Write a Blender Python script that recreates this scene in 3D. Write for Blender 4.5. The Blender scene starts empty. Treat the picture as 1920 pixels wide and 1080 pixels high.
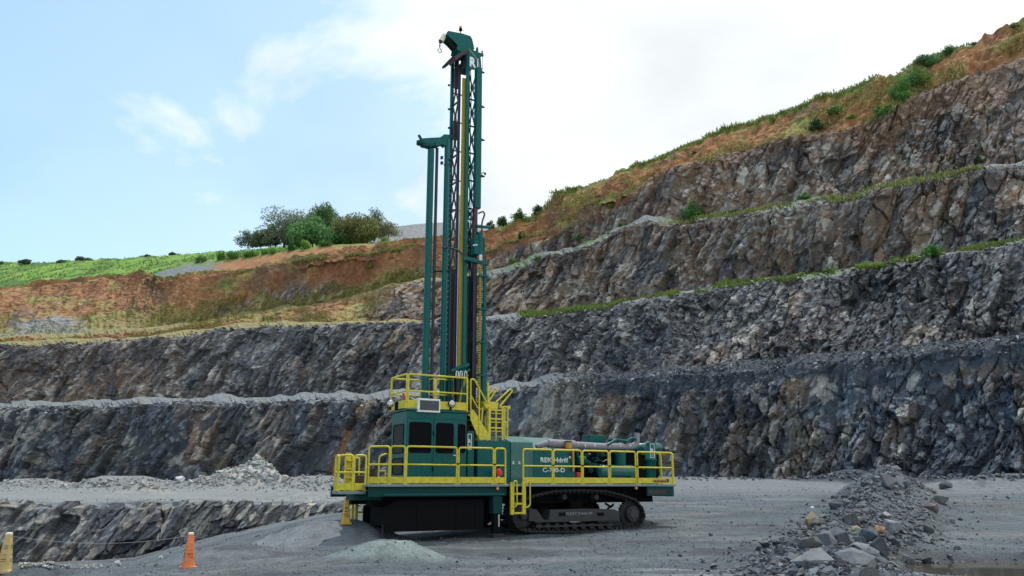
import bpy, math, random
import numpy as np
from mathutils import Vector, Matrix

random.seed(7)
RNG = np.random.default_rng(11)
scene = bpy.context.scene
COL = scene.collection
rad = math.radians

# ---------------------------------------------------------------- camera
F = 1500.0                    # focal length in photograph pixels (1920 wide)
EYE = 1.65
PITCH = math.atan2(908 - 540, F)
CP, SP = math.cos(PITCH), math.sin(PITCH)
cam_data = bpy.data.cameras.new('camera')
cam = bpy.data.objects.new('camera', cam_data)
COL.objects.link(cam)
cam.location = (0, 0, EYE)
cam.rotation_euler = (rad(90) + PITCH, 0, 0)
cam_data.sensor_width = 36.0
cam_data.lens = F / 1920 * 36
cam_data.clip_start = 0.1
cam_data.clip_end = 3000
scene.camera = cam

# ---------------------------------------------------------------- sun and sky
SUN_EL, SUN_AZ = rad(74), rad(18)          # azimuth measured from +Y towards +X
sun_vec = Vector((math.sin(SUN_AZ) * math.cos(SUN_EL), math.cos(SUN_AZ) * math.cos(SUN_EL), math.sin(SUN_EL)))
sd = bpy.data.lights.new('sun', 'SUN')
sd.energy = 2.9
sd.angle = rad(0.6)
sd.color = (1.0, 0.965, 0.90)
sun = bpy.data.objects.new('sun', sd)
COL.objects.link(sun)
sun.rotation_euler = sun_vec.to_track_quat('Z', 'Y').to_euler()
sun.location = (40, 40, 120)

world = bpy.data.worlds.new('World')
scene.world = world
world.use_nodes = True
wn, wl = world.node_tree.nodes, world.node_tree.links
wn.clear()
def wnode(t, **kw):
    n = wn.new(t)
    for k, v in kw.items():
        setattr(n, k, v)
    return n
def wmath(op, a, b=None, c=None, clamp=False):
    n = wnode('ShaderNodeMath', operation=op, use_clamp=clamp)
    for i, v in enumerate((a, b, c)):
        if v is None:
            continue
        if isinstance(v, (int, float)):
            n.inputs[i].default_value = v
        else:
            wl.new(v, n.inputs[i])
    return n.outputs[0]
sky = wnode('ShaderNodeTexSky', sky_type='NISHITA', sun_disc=False, sun_elevation=SUN_EL, sun_rotation=SUN_AZ,
            altitude=200, air_density=1.2, dust_density=1.6, ozone_density=1.0)
skyb = wnode('ShaderNodeBackground')
skyb.inputs['Strength'].default_value = 0.15
skyt = wnode('ShaderNodeVectorMath', operation='MULTIPLY')
skyt.inputs[1].default_value = (0.82, 1.29, 1.44)      # the camera's cool white balance
wl.new(sky.outputs[0], skyt.inputs[0])
wl.new(skyt.outputs[0], skyb.inputs[0])
tc = wnode('ShaderNodeTexCoord')
sep = wnode('ShaderNodeSeparateXYZ')
wl.new(tc.outputs['Generated'], sep.inputs[0])
# clouds on a flat layer overhead: direction / (height + c)
den = wmath('ADD', wmath('MAXIMUM', sep.outputs[2], 0.0), 0.28)
cx, cy = wmath('DIVIDE', sep.outputs[0], den), wmath('DIVIDE', sep.outputs[1], den)
comb = wnode('ShaderNodeCombineXYZ')
wl.new(cx, comb.inputs[0]); wl.new(cy, comb.inputs[1])
nz = wnode('ShaderNodeTexNoise')
nz.inputs['Scale'].default_value = 1.7
nz.inputs['Detail'].default_value = 9
nz.inputs['Roughness'].default_value = 0.55
nz.inputs['Distortion'].default_value = 0.25
mp = wnode('ShaderNodeMapping')
mp.inputs['Location'].default_value = (3.1, 1.7, 0.4)
wl.new(comb.outputs[0], mp.inputs[0]); wl.new(mp.outputs[0], nz.inputs['Vector'])
# the cloud bank thickens towards the east of the view and thins out to the west
bank = wmath('MULTIPLY', wmath('ADD', cx, 0.37), 1.6)
dens = wmath('ADD', wmath('MULTIPLY', wmath('SUBTRACT', nz.outputs[0], 0.5), 2.9), bank)
mask = wnode('ShaderNodeMapRange', interpolation_type='SMOOTHSTEP', clamp=True)
mask.inputs['From Min'].default_value = -0.16
mask.inputs['From Max'].default_value = 0.42
wl.new(dens, mask.inputs['Value'])
hz = wmath('MULTIPLY', wmath('POWER', wmath('SUBTRACT', 1.0, sep.outputs[2], clamp=True), 2.0), 0.62)     # thin veil, denser low down
hz = wmath('ADD', hz, wmath('MULTIPLY', wmath('ADD', cx, 1.0, clamp=True), 0.30))
veil = wmath('MAXIMUM', mask.outputs[0], hz)
cloudb = wnode('ShaderNodeBackground')
cloudb.inputs['Color'].default_value = (0.945, 0.995, 1.01, 1)
nz2 = wnode('ShaderNodeTexNoise')
nz2.inputs['Scale'].default_value = 2.3; nz2.inputs['Detail'].default_value = 6; nz2.inputs['Roughness'].default_value = 0.5
wl.new(mp.outputs[0], nz2.inputs['Vector'])
cst = wnode('ShaderNodeMapRange'); cst.inputs['From Min'].default_value = 0.36; cst.inputs['From Max'].default_value = 0.58
cst.inputs['To Min'].default_value = 0.93; cst.inputs['To Max'].default_value = 1.12
wl.new(nz2.outputs[0], cst.inputs['Value']); wl.new(cst.outputs[0], cloudb.inputs['Strength'])
mixs = wnode('ShaderNodeMixShader')
wl.new(veil, mixs.inputs[0])
wl.new(skyb.outputs[0], mixs.inputs[1]); wl.new(cloudb.outputs[0], mixs.inputs[2])
wout = wnode('ShaderNodeOutputWorld')
wl.new(mixs.outputs[0], wout.inputs[0])

vs = scene.view_settings
vs.view_transform = 'Standard'
vs.look = 'None'
vs.exposure = 0.0
vs.gamma = 1.0
vs.use_curve_mapping = False
scene.cycles.max_bounces = 6
scene.cycles.diffuse_bounces = 3
scene.cycles.glossy_bounces = 3

# ---------------------------------------------------------------- pixel rays -> points at a known distance
def slope(py):
    y = (540 - np.asarray(py, float)) / F
    return (SP + y * CP) / (CP - y * SP)
def at(px, py, Y):
    """World point seen at photograph pixel (px,py) at ground distance Y."""
    px, py, Y = np.broadcast_arrays(np.asarray(px, float), np.asarray(py, float), np.asarray(Y, float))
    y = (540 - py) / F
    t = Y / (CP - y * SP)
    return np.stack([(px - 960) / F * t, Y, EYE + (SP + y * CP) * t], -1)

# ---------------------------------------------------------------- noise (numpy)
def h2(ix, iy, seed):
    a = (ix.astype(np.int64) * 374761393 + iy.astype(np.int64) * 668265263 + seed * 974634777) & 0xFFFFFFFF
    a = ((a ^ (a >> 13)) * 1274126177) & 0xFFFFFFFF
    a = ((a ^ (a >> 16)) * 2246822519) & 0xFFFFFFFF
    return ((a ^ (a >> 15)) & 0xFFFFFF) / float(0x1000000)
def vnoise(x, y, seed=0):
    ix, iy = np.floor(x), np.floor(y)
    fx, fy = x - ix, y - iy
    fx, fy = fx * fx * (3 - 2 * fx), fy * fy * (3 - 2 * fy)
    a, b = h2(ix, iy, seed), h2(ix + 1, iy, seed)
    c, d = h2(ix, iy + 1, seed), h2(ix + 1, iy + 1, seed)
    return (a + (b - a) * fx) * (1 - fy) + (c + (d - c) * fx) * fy
def fbm(x, y, seed=0, oct=4, gain=0.5):
    s, amp, tot = 0, 1.0, 0.0
    for i in range(oct):
        s = s + amp * vnoise(x * 2 ** i + 17.3 * i, y * 2 ** i - 9.1 * i, seed + i)
        tot += amp
        amp *= gain
    return s / tot * 2 - 1
def voro(x, y, seed=0, jit=0.95):
    """Cell noise: (r1, r2, r3 random per cell, dx, dy offset from the cell centre, edge distance)."""
    ix, iy = np.floor(x), np.floor(y)
    best = np.full(x.shape, 1e9); sec = np.full(x.shape, 1e9)
    bx = np.zeros_like(x); by = np.zeros_like(x); ox = np.zeros_like(x); oy = np.zeros_like(x)
    for j in (-1, 0, 1):
        for i in (-1, 0, 1):
            cx_, cy_ = ix + i, iy + j
            px_ = cx_ + 0.5 + jit * (h2(cx_, cy_, seed) - 0.5)
            py_ = cy_ + 0.5 + jit * (h2(cx_, cy_, seed + 1) - 0.5)
            d = np.hypot(x - px_, y - py_)
            m = d < best
            sec = np.where(m, best, np.minimum(sec, d))
            best = np.where(m, d, best)
            bx = np.where(m, cx_, bx); by = np.where(m, cy_, by)
            ox = np.where(m, x - px_, ox); oy = np.where(m, y - py_, oy)
    return h2(bx, by, seed + 2), h2(bx, by, seed + 3), h2(bx, by, seed + 4), ox, oy, sec - best
def sstep(x, a, b):
    t = np.clip((np.asarray(x, float) - a) / (b - a), 0, 1)
    return t * t * (3 - 2 * t)
def mixc(a, b, w):
    return a + (b - a) * np.asarray(w)[..., None]
def curve(pts, px, smooth=0):
    p = np.array(pts, float)
    return np.interp(px, p[:, 0], p[:, 1])

# ---------------------------------------------------------------- object helpers
def tag(o, label=None, cat=None, group=None, kind=None):
    if label: o['label'] = label
    if cat: o['category'] = cat
    if group: o['group'] = group
    if kind: o['kind'] = kind
    return o
def link(name, me, mat=None, parent=None):
    o = bpy.data.objects.new(name, me)
    COL.objects.link(o)
    if mat is not None and me is not None and not me.materials:
        me.materials.append(mat)
    if parent is not None:
        o.parent = parent
    return o
def raw_mesh(name, V, faces_flat, starts, totals, colors=None, smooth=False):
    me = bpy.data.meshes.new(name)
    V = np.ascontiguousarray(V, np.float32).reshape(-1, 3)
    me.vertices.add(len(V))
    me.vertices.foreach_set('co', V.ravel())
    me.loops.add(len(faces_flat))
    me.loops.foreach_set('vertex_index', np.ascontiguousarray(faces_flat, np.int32))
    me.polygons.add(len(starts))
    me.polygons.foreach_set('loop_start', np.ascontiguousarray(starts, np.int32))
    me.polygons.foreach_set('use_smooth', np.full(len(starts), smooth, bool))
    me.update(calc_edges=True)
    if colors is not None:
        c = np.ones((len(V), 4), np.float32)
        c[:, :3] = np.asarray(colors, np.float32).reshape(-1, 3)
        at_ = me.color_attributes.new('tint', 'FLOAT_COLOR', 'POINT')
        at_.data.foreach_set('color', c.ravel())
    me.validate()
    return me
def grid_mesh(name, P, colors=None, smooth=False):
    r, c = P.shape[:2]
    i = np.arange(r * c).reshape(r, c)
    q = np.stack([i[:-1, :-1], i[:-1, 1:], i[1:, 1:], i[1:, :-1]], -1).reshape(-1, 4)
    n = len(q)
    return raw_mesh(name, P.reshape(-1, 3), q.ravel(), np.arange(n) * 4, None, colors, smooth)

# ---------------------------------------------------------------- materials
def new_mat(name):
    m = bpy.data.materials.new(name)
    m.use_nodes = True
    nt = m.node_tree
    b = nt.nodes['Principled BSDF']
    return m, nt, b
def N(nt, t, **kw):
    n = nt.nodes.new(t)
    for k, v in kw.items():
        if k in n.inputs.keys() if hasattr(n.inputs, 'keys') else False:
            n.inputs[k].default_value = v
        else:
            setattr(n, k, v)
    return n
def tint_mat(name, rough=0.9, var=0.35, scales=(1.2, 7.0), bump=0.4, bump_dist=0.12, cracks=None, spec=0.25):
    """Vertex-tinted earth/rock: the object's own colour varied by noise, with fine relief."""
    m, nt, b = new_mat(name)
    L = nt.links
    a = N(nt, 'ShaderNodeAttribute', attribute_name='tint')
    co = N(nt, 'ShaderNodeTexCoord')
    n1 = N(nt, 'ShaderNodeTexNoise'); n1.inputs['Scale'].default_value = scales[0]; n1.inputs['Detail'].default_value = 6
    n1.inputs['Roughness'].default_value = 0.65
    n2 = N(nt, 'ShaderNodeTexNoise'); n2.inputs['Scale'].default_value = scales[1]; n2.inputs['Detail'].default_value = 5
    n2.inputs['Roughness'].default_value = 0.7
    for n in (n1, n2):
        L.new(co.outputs['Object'], n.inputs['Vector'])
    ad = N(nt, 'ShaderNodeMath', operation='ADD'); L.new(n1.outputs[0], ad.inputs[0]); L.new(n2.outputs[0], ad.inputs[1])
    mr = N(nt, 'ShaderNodeMapRange'); L.new(ad.outputs[0], mr.inputs['Value'])
    mr.inputs['From Min'].default_value = 0.65; mr.inputs['From Max'].default_value = 1.35
    mr.inputs['To Min'].default_value = 1 - var; mr.inputs['To Max'].default_value = 1 + var
    mul = N(nt, 'ShaderNodeVectorMath', operation='SCALE')
    L.new(a.outputs['Color'], mul.inputs[0]); L.new(mr.outputs[0], mul.inputs['Scale'])
    L.new(mul.outputs[0], b.inputs['Base Color'])
    b.inputs['Roughness'].default_value = rough
    b.inputs['Specular IOR Level'].default_value = spec
    h = n2.outputs[0]
    if cracks:
        mp_ = N(nt, 'ShaderNodeMapping'); mp_.inputs['Rotation'].default_value = (0, rad(cracks[1]), 0)
        L.new(co.outputs['Object'], mp_.inputs[0])
        m2 = N(nt, 'ShaderNodeMapping'); m2.inputs['Scale'].default_value = cracks[0]; L.new(mp_.outputs[0], m2.inputs[0])
        v = N(nt, 'ShaderNodeTexNoise'); v.inputs['Scale'].default_value = 1.0; v.inputs['Detail'].default_value = 7; v.inputs['Roughness'].default_value = 0.7
        L.new(m2.outputs[0], v.inputs['Vector'])
        s = N(nt, 'ShaderNodeMath', operation='MULTIPLY_ADD'); L.new(v.outputs[0], s.inputs[0]); s.inputs[1].default_value = 1.3; L.new(n2.outputs[0], s.inputs[2])
        h = s.outputs[0]
    bp = N(nt, 'ShaderNodeBump'); bp.inputs['Strength'].default_value = bump; bp.inputs['Distance'].default_value = bump_dist
    L.new(h, bp.inputs['Height']); L.new(bp.outputs[0], b.inputs['Normal'])
    return m
def paint(name, col, rough=0.45, metal=0.0, dust=0.25, dustcol=(0.22, 0.23, 0.23), spec=0.5, grime=0.15):
    """Painted or bare surface with faint colour variation and settled dust."""
    m, nt, b = new_mat(name)
    L = nt.links
    co = N(nt, 'ShaderNodeTexCoord')
    n1 = N(nt, 'ShaderNodeTexNoise'); n1.inputs['Scale'].default_value = 1.7; n1.inputs['Detail'].default_value = 8; n1.inputs['Roughness'].default_value = 0.7
    L.new(co.outputs['Object'], n1.inputs['Vector'])
    mr = N(nt, 'ShaderNodeMapRange'); mr.inputs['From Min'].default_value = 0.45; mr.inputs['From Max'].default_value = 0.85
    mr.inputs['To Min'].default_value = 0.0; mr.inputs['To Max'].default_value = dust
    L.new(n1.outputs[0], mr.inputs['Value'])
    mx = N(nt, 'ShaderNodeMix', data_type='RGBA')
    mx.inputs[6].default_value = (*col, 1); mx.inputs[7].default_value = (*dustcol, 1)
    L.new(mr.outputs[0], mx.inputs[0])
    n3 = N(nt, 'ShaderNodeTexNoise'); n3.inputs['Scale'].default_value = 9.0; n3.inputs['Detail'].default_value = 4
    L.new(co.outputs['Object'], n3.inputs['Vector'])
    mg = N(nt, 'ShaderNodeMapRange'); mg.inputs['From Min'].default_value = 0.3; mg.inputs['From Max'].default_value = 0.7
    mg.inputs['To Min'].default_value = 1 - grime; mg.inputs['To Max'].default_value = 1 + grime
    L.new(n3.outputs[0], mg.inputs['Value'])
    sc = N(nt, 'ShaderNodeVectorMath', operation='SCALE'); L.new(mx.outputs[2], sc.inputs[0]); L.new(mg.outputs[0], sc.inputs['Scale'])
    L.new(sc.outputs[0], b.inputs['Base Color'])
    rr = N(nt, 'ShaderNodeMapRange'); rr.inputs['To Min'].default_value = max(rough - 0.1, 0.05); rr.inputs['To Max'].default_value = min(rough + 0.25, 1)
    L.new(n1.outputs[0], rr.inputs['Value']); L.new(rr.outputs[0], b.inputs['Roughness'])
    b.inputs['Metallic'].default_value = metal
    b.inputs['Specular IOR Level'].default_value = spec
    return m

M_ROCK = tint_mat('rock', var=0.55, scales=(1.1, 5.5), bump=0.8, bump_dist=0.18, cracks=((3.2, 3.2, 1.3), 20), spec=0.35, rough=0.75)
M_SOIL = tint_mat('soil', var=0.4, scales=(0.8, 4.0), bump=0.7, bump_dist=0.2)
M_GROUND = tint_mat('quarry_floor', var=0.50, scales=(2.6, 19.0), bump=1.0, bump_dist=0.06)
M_STONE = tint_mat('stone', var=0.3, scales=(2.5, 14.0), bump=0.5, bump_dist=0.04, rough=0.8)
M_LEAF = tint_mat('leaf', var=0.3, scales=(0.5, 3.0), bump=0.0, rough=0.6, spec=0.3)
_nt = M_LEAF.node_tree                       # leaves let some sunlight through
_b = _nt.nodes['Principled BSDF']; _o = _nt.nodes['Material Output']
_t = _nt.nodes.new('ShaderNodeBsdfTranslucent'); _m = _nt.nodes.new('ShaderNodeMixShader'); _m.inputs[0].default_value = 0.38
_nt.links.new(_b.inputs['Base Color'].links[0].from_socket, _t.inputs['Color'])
_nt.links.new(_b.outputs[0], _m.inputs[1]); _nt.links.new(_t.outputs[0], _m.inputs[2]); _nt.links.new(_m.outputs[0], _o.inputs['Surface'])
# ================================================================ quarry walls
GRAY = np.array((0.068, 0.081, 0.099)); BROWN = np.array((0.185, 0.124, 0.076)); CREAM = np.array((0.33, 0.315, 0.275))
FACES = []
DARK = np.array((0.042, 0.050, 0.062)); ORANGE = np.array((0.38, 0.195, 0.085)); RED = np.array((0.26, 0.125, 0.06))
STRAW = np.array((0.36, 0.30, 0.105)); GRASS = np.array((0.13, 0.21, 0.045)); DUST = np.array((0.255, 0.275, 0.285)); OLIVE = np.array((0.135, 0.137, 0.105))
PX0, PX1, NC = -420, 2200, 1300
PXS = np.linspace(PX0, PX1, NC)

crest1_py = [(-300, 768), (0, 762), (150, 757), (300, 752), (450, 750), (650, 745), (800, 740), (900, 735), (960, 724), (1000, 716), (1060, 703), (1200, 694), (1400, 682), (1500, 670), (1600, 660), (1700, 651), (1800, 641), (1920, 628), (2250, 590)]
crest1_Y = [(-300, 152), (0, 134), (300, 125), (650, 114), (960, 104), (1300, 87), (1600, 77), (1920, 68), (2250, 60)]
base1_py = [(-300, 920), (0, 918), (300, 914), (640, 910), (1270, 905), (1600, 900), (1920, 902), (2250, 905)]
crest2_py = [(-300, 652), (0, 645), (150, 638), (300, 632), (430, 612), (500, 607), (600, 606), (700, 604), (800, 600), (900, 596), (1000, 588), (1100, 577), (1200, 562), (1300, 545), (1400, 527), (1500, 515), (1600, 503), (1700, 486), (1800, 470), (1920, 450), (2250, 395)]
crest2_Y = [(-300, 164), (0, 147), (300, 140), (960, 120), (1300, 105), (1920, 82), (2250, 72)]
crest3_py = [(-300, 645), (0, 634), (130, 628), (300, 617), (400, 600), (500, 583), (600, 568), (700, 543), (740, 532), (800, 525), (900, 513), (950, 503), (1021, 475), (1064, 466), (1108, 456), (1161, 425), (1209, 408), (1280, 416), (1413, 397), (1493, 380), (1613, 363), (1647, 350), (1797, 322), (1920, 303), (2250, 250)]
crest3_Y = [(-300, 174), (0, 155), (300, 149), (500, 147), (700, 145), (950, 138), (1064, 130), (1161, 123), (1280, 115), (1413, 108), (1613, 100), (1797, 94.5), (1920, 91), (2250, 81)]
crest4_py = [(-300, 565), (0, 545), (140, 527), (225, 517), (262, 513), (290, 524), (325, 518), (400, 512), (480, 505), (500, 494), (567, 482), (613, 475), (700, 468), (720, 459), (793, 452), (850, 455), (913, 468), (960, 452), (1016, 432), (1050, 412), (1113, 378), (1190, 338), (1280, 297), (1397, 277), (1507, 247), (1573, 240), (1630, 222), (1650, 200), (1713, 170), (1800, 140), (1920, 104), (2250, 30)]
crest4_Y = [(-300, 222), (0, 205), (140, 199), (225, 190), (262, 180), (290, 166), (325, 158), (400, 155), (500, 152), (613, 149), (720, 148), (913, 146), (1016, 140), (1113, 132), (1280, 121), (1397, 117), (1507, 113), (1630, 108.5), (1713, 107), (1800, 104.5), (1920, 100), (2250, 89)]
sky_py = [(-300, 557), (0, 537), (140, 519), (225, 509), (262, 505), (290, 517), (325, 511), (400, 504), (480, 497), (500, 487), (567, 475), (613, 468), (700, 461), (720, 451), (793, 440), (850, 437), (913, 431), (980, 404), (1002, 397), (1050, 362), (1160, 323), (1220, 293), (1280, 267), (1347, 241), (1487, 198), (1570, 168), (1640, 144), (1683, 143), (1697, 122), (1747, 97), (1813, 80), (1880, 57), (1920, 40), (2250, -95)]
sky_Y = [(-300, 226), (0, 208), (225, 194), (262, 184), (290, 170), (325, 161), (500, 155), (720, 151), (913, 152), (980, 152), (1050, 143), (1160, 136), (1300, 130), (1487, 122), (1640, 118), (1697, 115), (1747, 113.5), (1880, 109), (1920, 107), (2250, 97)]

def smoothed(a, k):
    if k < 2:
        return a
    pad = np.pad(a, (k, k), mode='edge')
    return np.convolve(pad, np.ones(k) / k, 'same')[k:-k]
def line(py_pts, y_pts, dpy=0.0, dY=0.0, wob=0.0, seed=0):
    py = smoothed(curve(py_pts, PXS), 7) + dpy
    Y = smoothed(curve(y_pts, PXS), 45) + dY
    if wob:
        py = py + wob * fbm(PXS / 38, PXS * 0, seed, 4)
    return at(PXS, py, Y)

def rock_disp(s, h, shear, seed, k=1.0):
    """Relief of fractured rock: leaning slabs, blocks, rubble. Returns displacement and three per-cell randoms."""
    sp = s - shear * h + 1.1 * fbm(s / 11, h / 8, seed + 51, 3)
    w = .38 * fbm(sp / 4, h / 5, seed + 50, 3)
    rough = sstep(fbm(sp / 9, h / 8, seed + 55, 4) - np.clip(shear - .3, 0, .35) * 1.3, -.42, .35)             # smooth slabs here, broken rock there
    # near-vertical joints, unevenly spaced
    j1 = sp / 2.3 + .35 * fbm(sp / 2, h / 9, seed + 52, 3); k1 = np.floor(j1); f1 = j1 - k1
    J = h2(k1, np.floor(h / 6.5 + h2(k1, 0 * k1, seed + 53) * 2), seed + 54)
    a1, b1, c1, x1, y1, e1 = voro(sp / 2.3 + w * .5, h / 6.5 + w * .5, seed)
    a2, b2, c2, x2, y2, e2 = voro(sp / .95 + w * .6, h / 2.0 + w * .6, seed + 10)
    a3, b3, c3, x3, y3, e3 = voro(sp / .44 + w, h / .62 + w, seed + 20)
    d = (1.15 + np.clip(shear - .25, 0, .4) * 1.2) * (J - .5) + .9 * (h2(k1, np.floor(h / 9 + .3), seed + 56) - .5) * (f1 - .5)
    d += .35 * fbm(sp / 1.1, h / 7, seed + 57, 4) + .75 * (a1 - .5) + (b1 - .5) * 1.0 * x1 + (c1 - .55) * 1.0 * y1
    d += (.35 + .65 * rough) * (.62 * (a2 - .5) + (b2 - .5) * .9 * x2 + (c2 - .62) * .9 * y2)
    d += (.25 + .75 * rough) * (.21 * (a3 - .5) + (b3 - .5) * .38 * x3 + (c3 - .6) * .42 * y3)
    d -= .55 * (1 - sstep(e2, 0, .06 + .10 * a1)) * (b2 > .5) * rough + .7 * (1 - sstep(e1, 0, .045)) * (a1 > .35)
    d += .24 * fbm(sp / 1.3, h / 2.6, seed + 63, 4) - .55 * np.abs(fbm(sp / 3.6, h / 11, seed + 65, 4))
    d += 2.0 * fbm(sp / 15, h / 22, seed + 60, 3)
    return d * k, (a1, b1, a2, b2, a3, b3)

def face(name, T, C, rows, floor_rows, FL, shear, seed, colour, mat, k=1.0, soil=0.0, lean=0.25, crumble=0.10):
    """One bench: rock face from toe line T up to crest C, then the ledge behind it back to line FL."""
    # the foot runs on below the ledge or floor that hides it
    T = T + np.array((0, -.35, -2.2)) * np.ones_like(T) if rows > 40 else T
    v = np.linspace(0, 1, rows)[:, None]
    hpx = np.linalg.norm(C - T, axis=-1) / np.maximum(T[:, 1], 20) * F
    # grid columns run along the dip of the joints, so that fractures follow the mesh
    shr = smoothed(curve(shear, PXS), 61)
    off = (shr * smoothed(hpx, 121))[None] * (v - .5)
    pxs = np.clip(PXS[None] + off, PXS[0], PXS[-1])
    def on(arr, q):
        return np.stack([np.interp(q, PXS, arr[:, k]) for k in range(3)], -1)
    s0 = np.concatenate([[0], np.cumsum(np.linalg.norm(np.diff((T + C) / 2, axis=0)[:, :2], axis=-1))])
    s = np.interp(pxs, PXS, s0)
    L = np.interp(pxs, PXS, np.linalg.norm(C - T, axis=-1))
    h = v * np.maximum(L, 0.5)
    P = on(T, pxs) * (1 - v[..., None]) + on(C, pxs) * v[..., None]
    tan = np.gradient(smoothed_rows((T + C) / 2, 61), axis=0)
    nrm = np.stack([tan[:, 1], -tan[:, 0], 0 * tan[:, 0]], -1)
    nrm /= np.linalg.norm(nrm, axis=-1, keepdims=True) + 1e-9
    nrm[:, 2] = lean
    nrm = on(nrm, pxs)
    sh = np.interp(pxs, PXS, shr)
    fine = 1.3 if seed in (200, 400) else 1.1
    d, cells = rock_disp(s * fine, h * fine, sh, seed, 1.0 / fine ** .7)
    ds = 1.7 * fbm(s / 7 - h * .08, h / 14, seed + 70, 5) - 1.5 * np.abs(fbm(s / 2.4 - h * .10, h / 12, seed + 75, 4)) + 0.5 * fbm(s / .9, h / .9, seed + 77, 4)
    so = soil(pxs, v + 0 * s, s, h) if callable(soil) else soil
    d = d * k * (1 - so) + ds * so
    # broken rim: the top crumbles back
    rim = sstep(v, 1 - crumble, 1.0)
    rub = voro(s / .55, h / .45, seed + 90)
    d = d * (1 - .55 * rim) - rim * 0.7 + rim * .5 * (rub[0] - .5)
    taper = np.clip(L / 6.0, 0.1, 1)
    d = d * taper
    P = P + d[..., None] * nrm
    P[..., 2] += rim * (.45 * (rub[1] - .5)) * taper
    col = colour(pxs, v + 0 * s, s, h, cells, rub, so)
    if floor_rows:
        u = np.linspace(0, 1, floor_rows + 1)[1:, None, None]
        top = P[-1][None]
        Pf = top * (1 - u) + on(FL, pxs[-1:]) * u
        uu = u[..., 0]
        Pf[..., 2] += .22 * fbm(s[-1:] / 1.4, uu * 5, seed + 95, 4) * np.sin(uu * np.pi)
        cf = floor_col(pxs[-1:] + 0 * uu, uu + 0 * s[-1:], s[-1:] + 0 * uu, seed)
        P = np.concatenate([P, Pf]); col = np.concatenate([col, cf])
    o = link(name, grid_mesh(name, P, col), mat)
    tag(o, kind='structure')
    FACES.append(P)
    return P, o
def smoothed_rows(A, k):
    return np.stack([smoothed(A[:, i], k) for i in range(A.shape[1])], -1)
def floor_col(px, u, s, seed):
    g = sstep(fbm(s / 6 + u, u * 2, seed + 31, 4), -.1, .5)
    c = DUST * .8 + 0 * px[..., None]
    if seed == 1200:
        return c * 1.1
    if seed == 200:                       # dark scree on the eastern part of the lowest ledge
        return mixc(c, DARK * 1.15, .97 * sstep(px + 60 * fbm(s / 4, u, 5, 3), 960, 1120))
    c = mixc(c, STRAW * .8, .9 * (1 - sstep(px, 820, 940)))
    return mixc(c, GRASS * 1.1, g * sstep(px, 880, 1000) * .9)
def col_rock(base_warm, seed, cream=0.10, dark=1.0):
    def f(px, v, s, h, cells, rub, so):
        a1, b1, a2, b2, a3, b3 = cells
        warm = base_warm(px, v)
        n = fbm(s / 9 - h * .06, h / 12, seed + 5, 4)
        c = GRAY * np.ones(px.shape + (3,))
        c = mixc(c, BROWN, np.clip(warm + .9 * sstep(n, .0, .7) * (a1 > .45), 0, .85))
        c = mixc(c, OLIVE, .5 * sstep(fbm(s / 5, h / 7, seed + 8, 3), .2, .6))
        pale = sstep(fbm(s / 6 - h * .09, h / 9, seed + 21, 4), -.15, .45)
        c = mixc(c, DUST * 1.25, (a3 > .86 - .12 * pale) * .45)
        c = mixc(c, CREAM, (a2 > 1 - cream * (.3 + 2.2 * pale)) * (.3 + .5 * b2))
        c = mixc(c, DARK, (b1 > .72) * .5 + .4 * sstep(fbm(s / 3.5 - h * .12, h / 6, seed + 23, 4), .1, .5))
        sp = s - h * np.interp(px, [q[0] for q in SHEAR], [q[1] for q in SHEAR])
        streak = fbm(sp / .9, h / 7, seed + 33, 4)
        c = c * np.clip(.52 + .42 * a1 + .34 * a2 + .34 * a3 + .55 * streak + .50 * fbm(s / 13 - h * .05, h / 9, seed + 25, 4), .22, 2.2)[..., None] * dark
        rim = sstep(v + .09 * fbm(s / 5, h / 3, seed + 27, 4), .93, 1.0)
        c = mixc(c, DUST * 1.1, rim * .65 * (rub[2] > .55) * ((seed != 300) | (px > 780)))  # pale crest rim: ledge dust and sunlight on broken rock, both in the colour
        return c
    return f
def soil_mix(px, v, s, h, seed, grassy=.4):
    n = fbm(s / 8, h / 5, seed + 3, 5); n2 = fbm(s / 2.5 - h * .1, h / 9, seed + 6, 4)
    c = mixc(ORANGE * np.ones(px.shape + (3,)), RED, sstep(n2, -.3, .5))
    c = mixc(c, np.array((.16, .10, .065)), .8 * sstep(fbm(s / 4.5, h / 10, seed + 12, 4), .05, .5))
    g = sstep(n + .35 * fbm(s / 1.2, h / .8, seed + 14, 3) + grassy - .5, 0.0, .45)
    gc = mixc(STRAW * np.ones(px.shape + (3,)), GRASS, sstep(fbm(s / 3, h / 2, seed + 16, 3), -.1, .5))
    return mixc(c, gc, g)

# -- bench one: the blue-grey face standing on the quarry floor
L0 = line(base1_py, crest1_Y, dY=-4.2)
L1 = line(crest1_py, crest1_Y, wob=3.0, seed=3)
L1b = line(crest1_py, crest1_Y, dpy=-8 + 5.5 * sstep(PXS, 950, 1150), dY=6.5, wob=9, seed=23)
L2 = line(crest2_py, crest2_Y, wob=4.0, seed=5)
L2b = line(crest2_py, crest2_Y, dpy=-3, dY=4.5, wob=6, seed=25)
L3 = line(crest3_py, crest3_Y, wob=4.0, seed=7)
L3b = line(crest3_py, crest3_Y, dpy=-3, dY=3.5, wob=7, seed=27)
L4 = line(crest4_py, crest4_Y, wob=5.0, seed=9)
L4b = line(crest4_py, crest4_Y, dpy=-1.0, dY=0.6)
L5 = line(sky_py, sky_Y, wob=3.0, seed=13)
CREST = [L1, L2, L3]
SHEAR = [(-300, .62), (400, .62), (800, .5), (1100, .38), (1500, .24), (2200, .2)]

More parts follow.
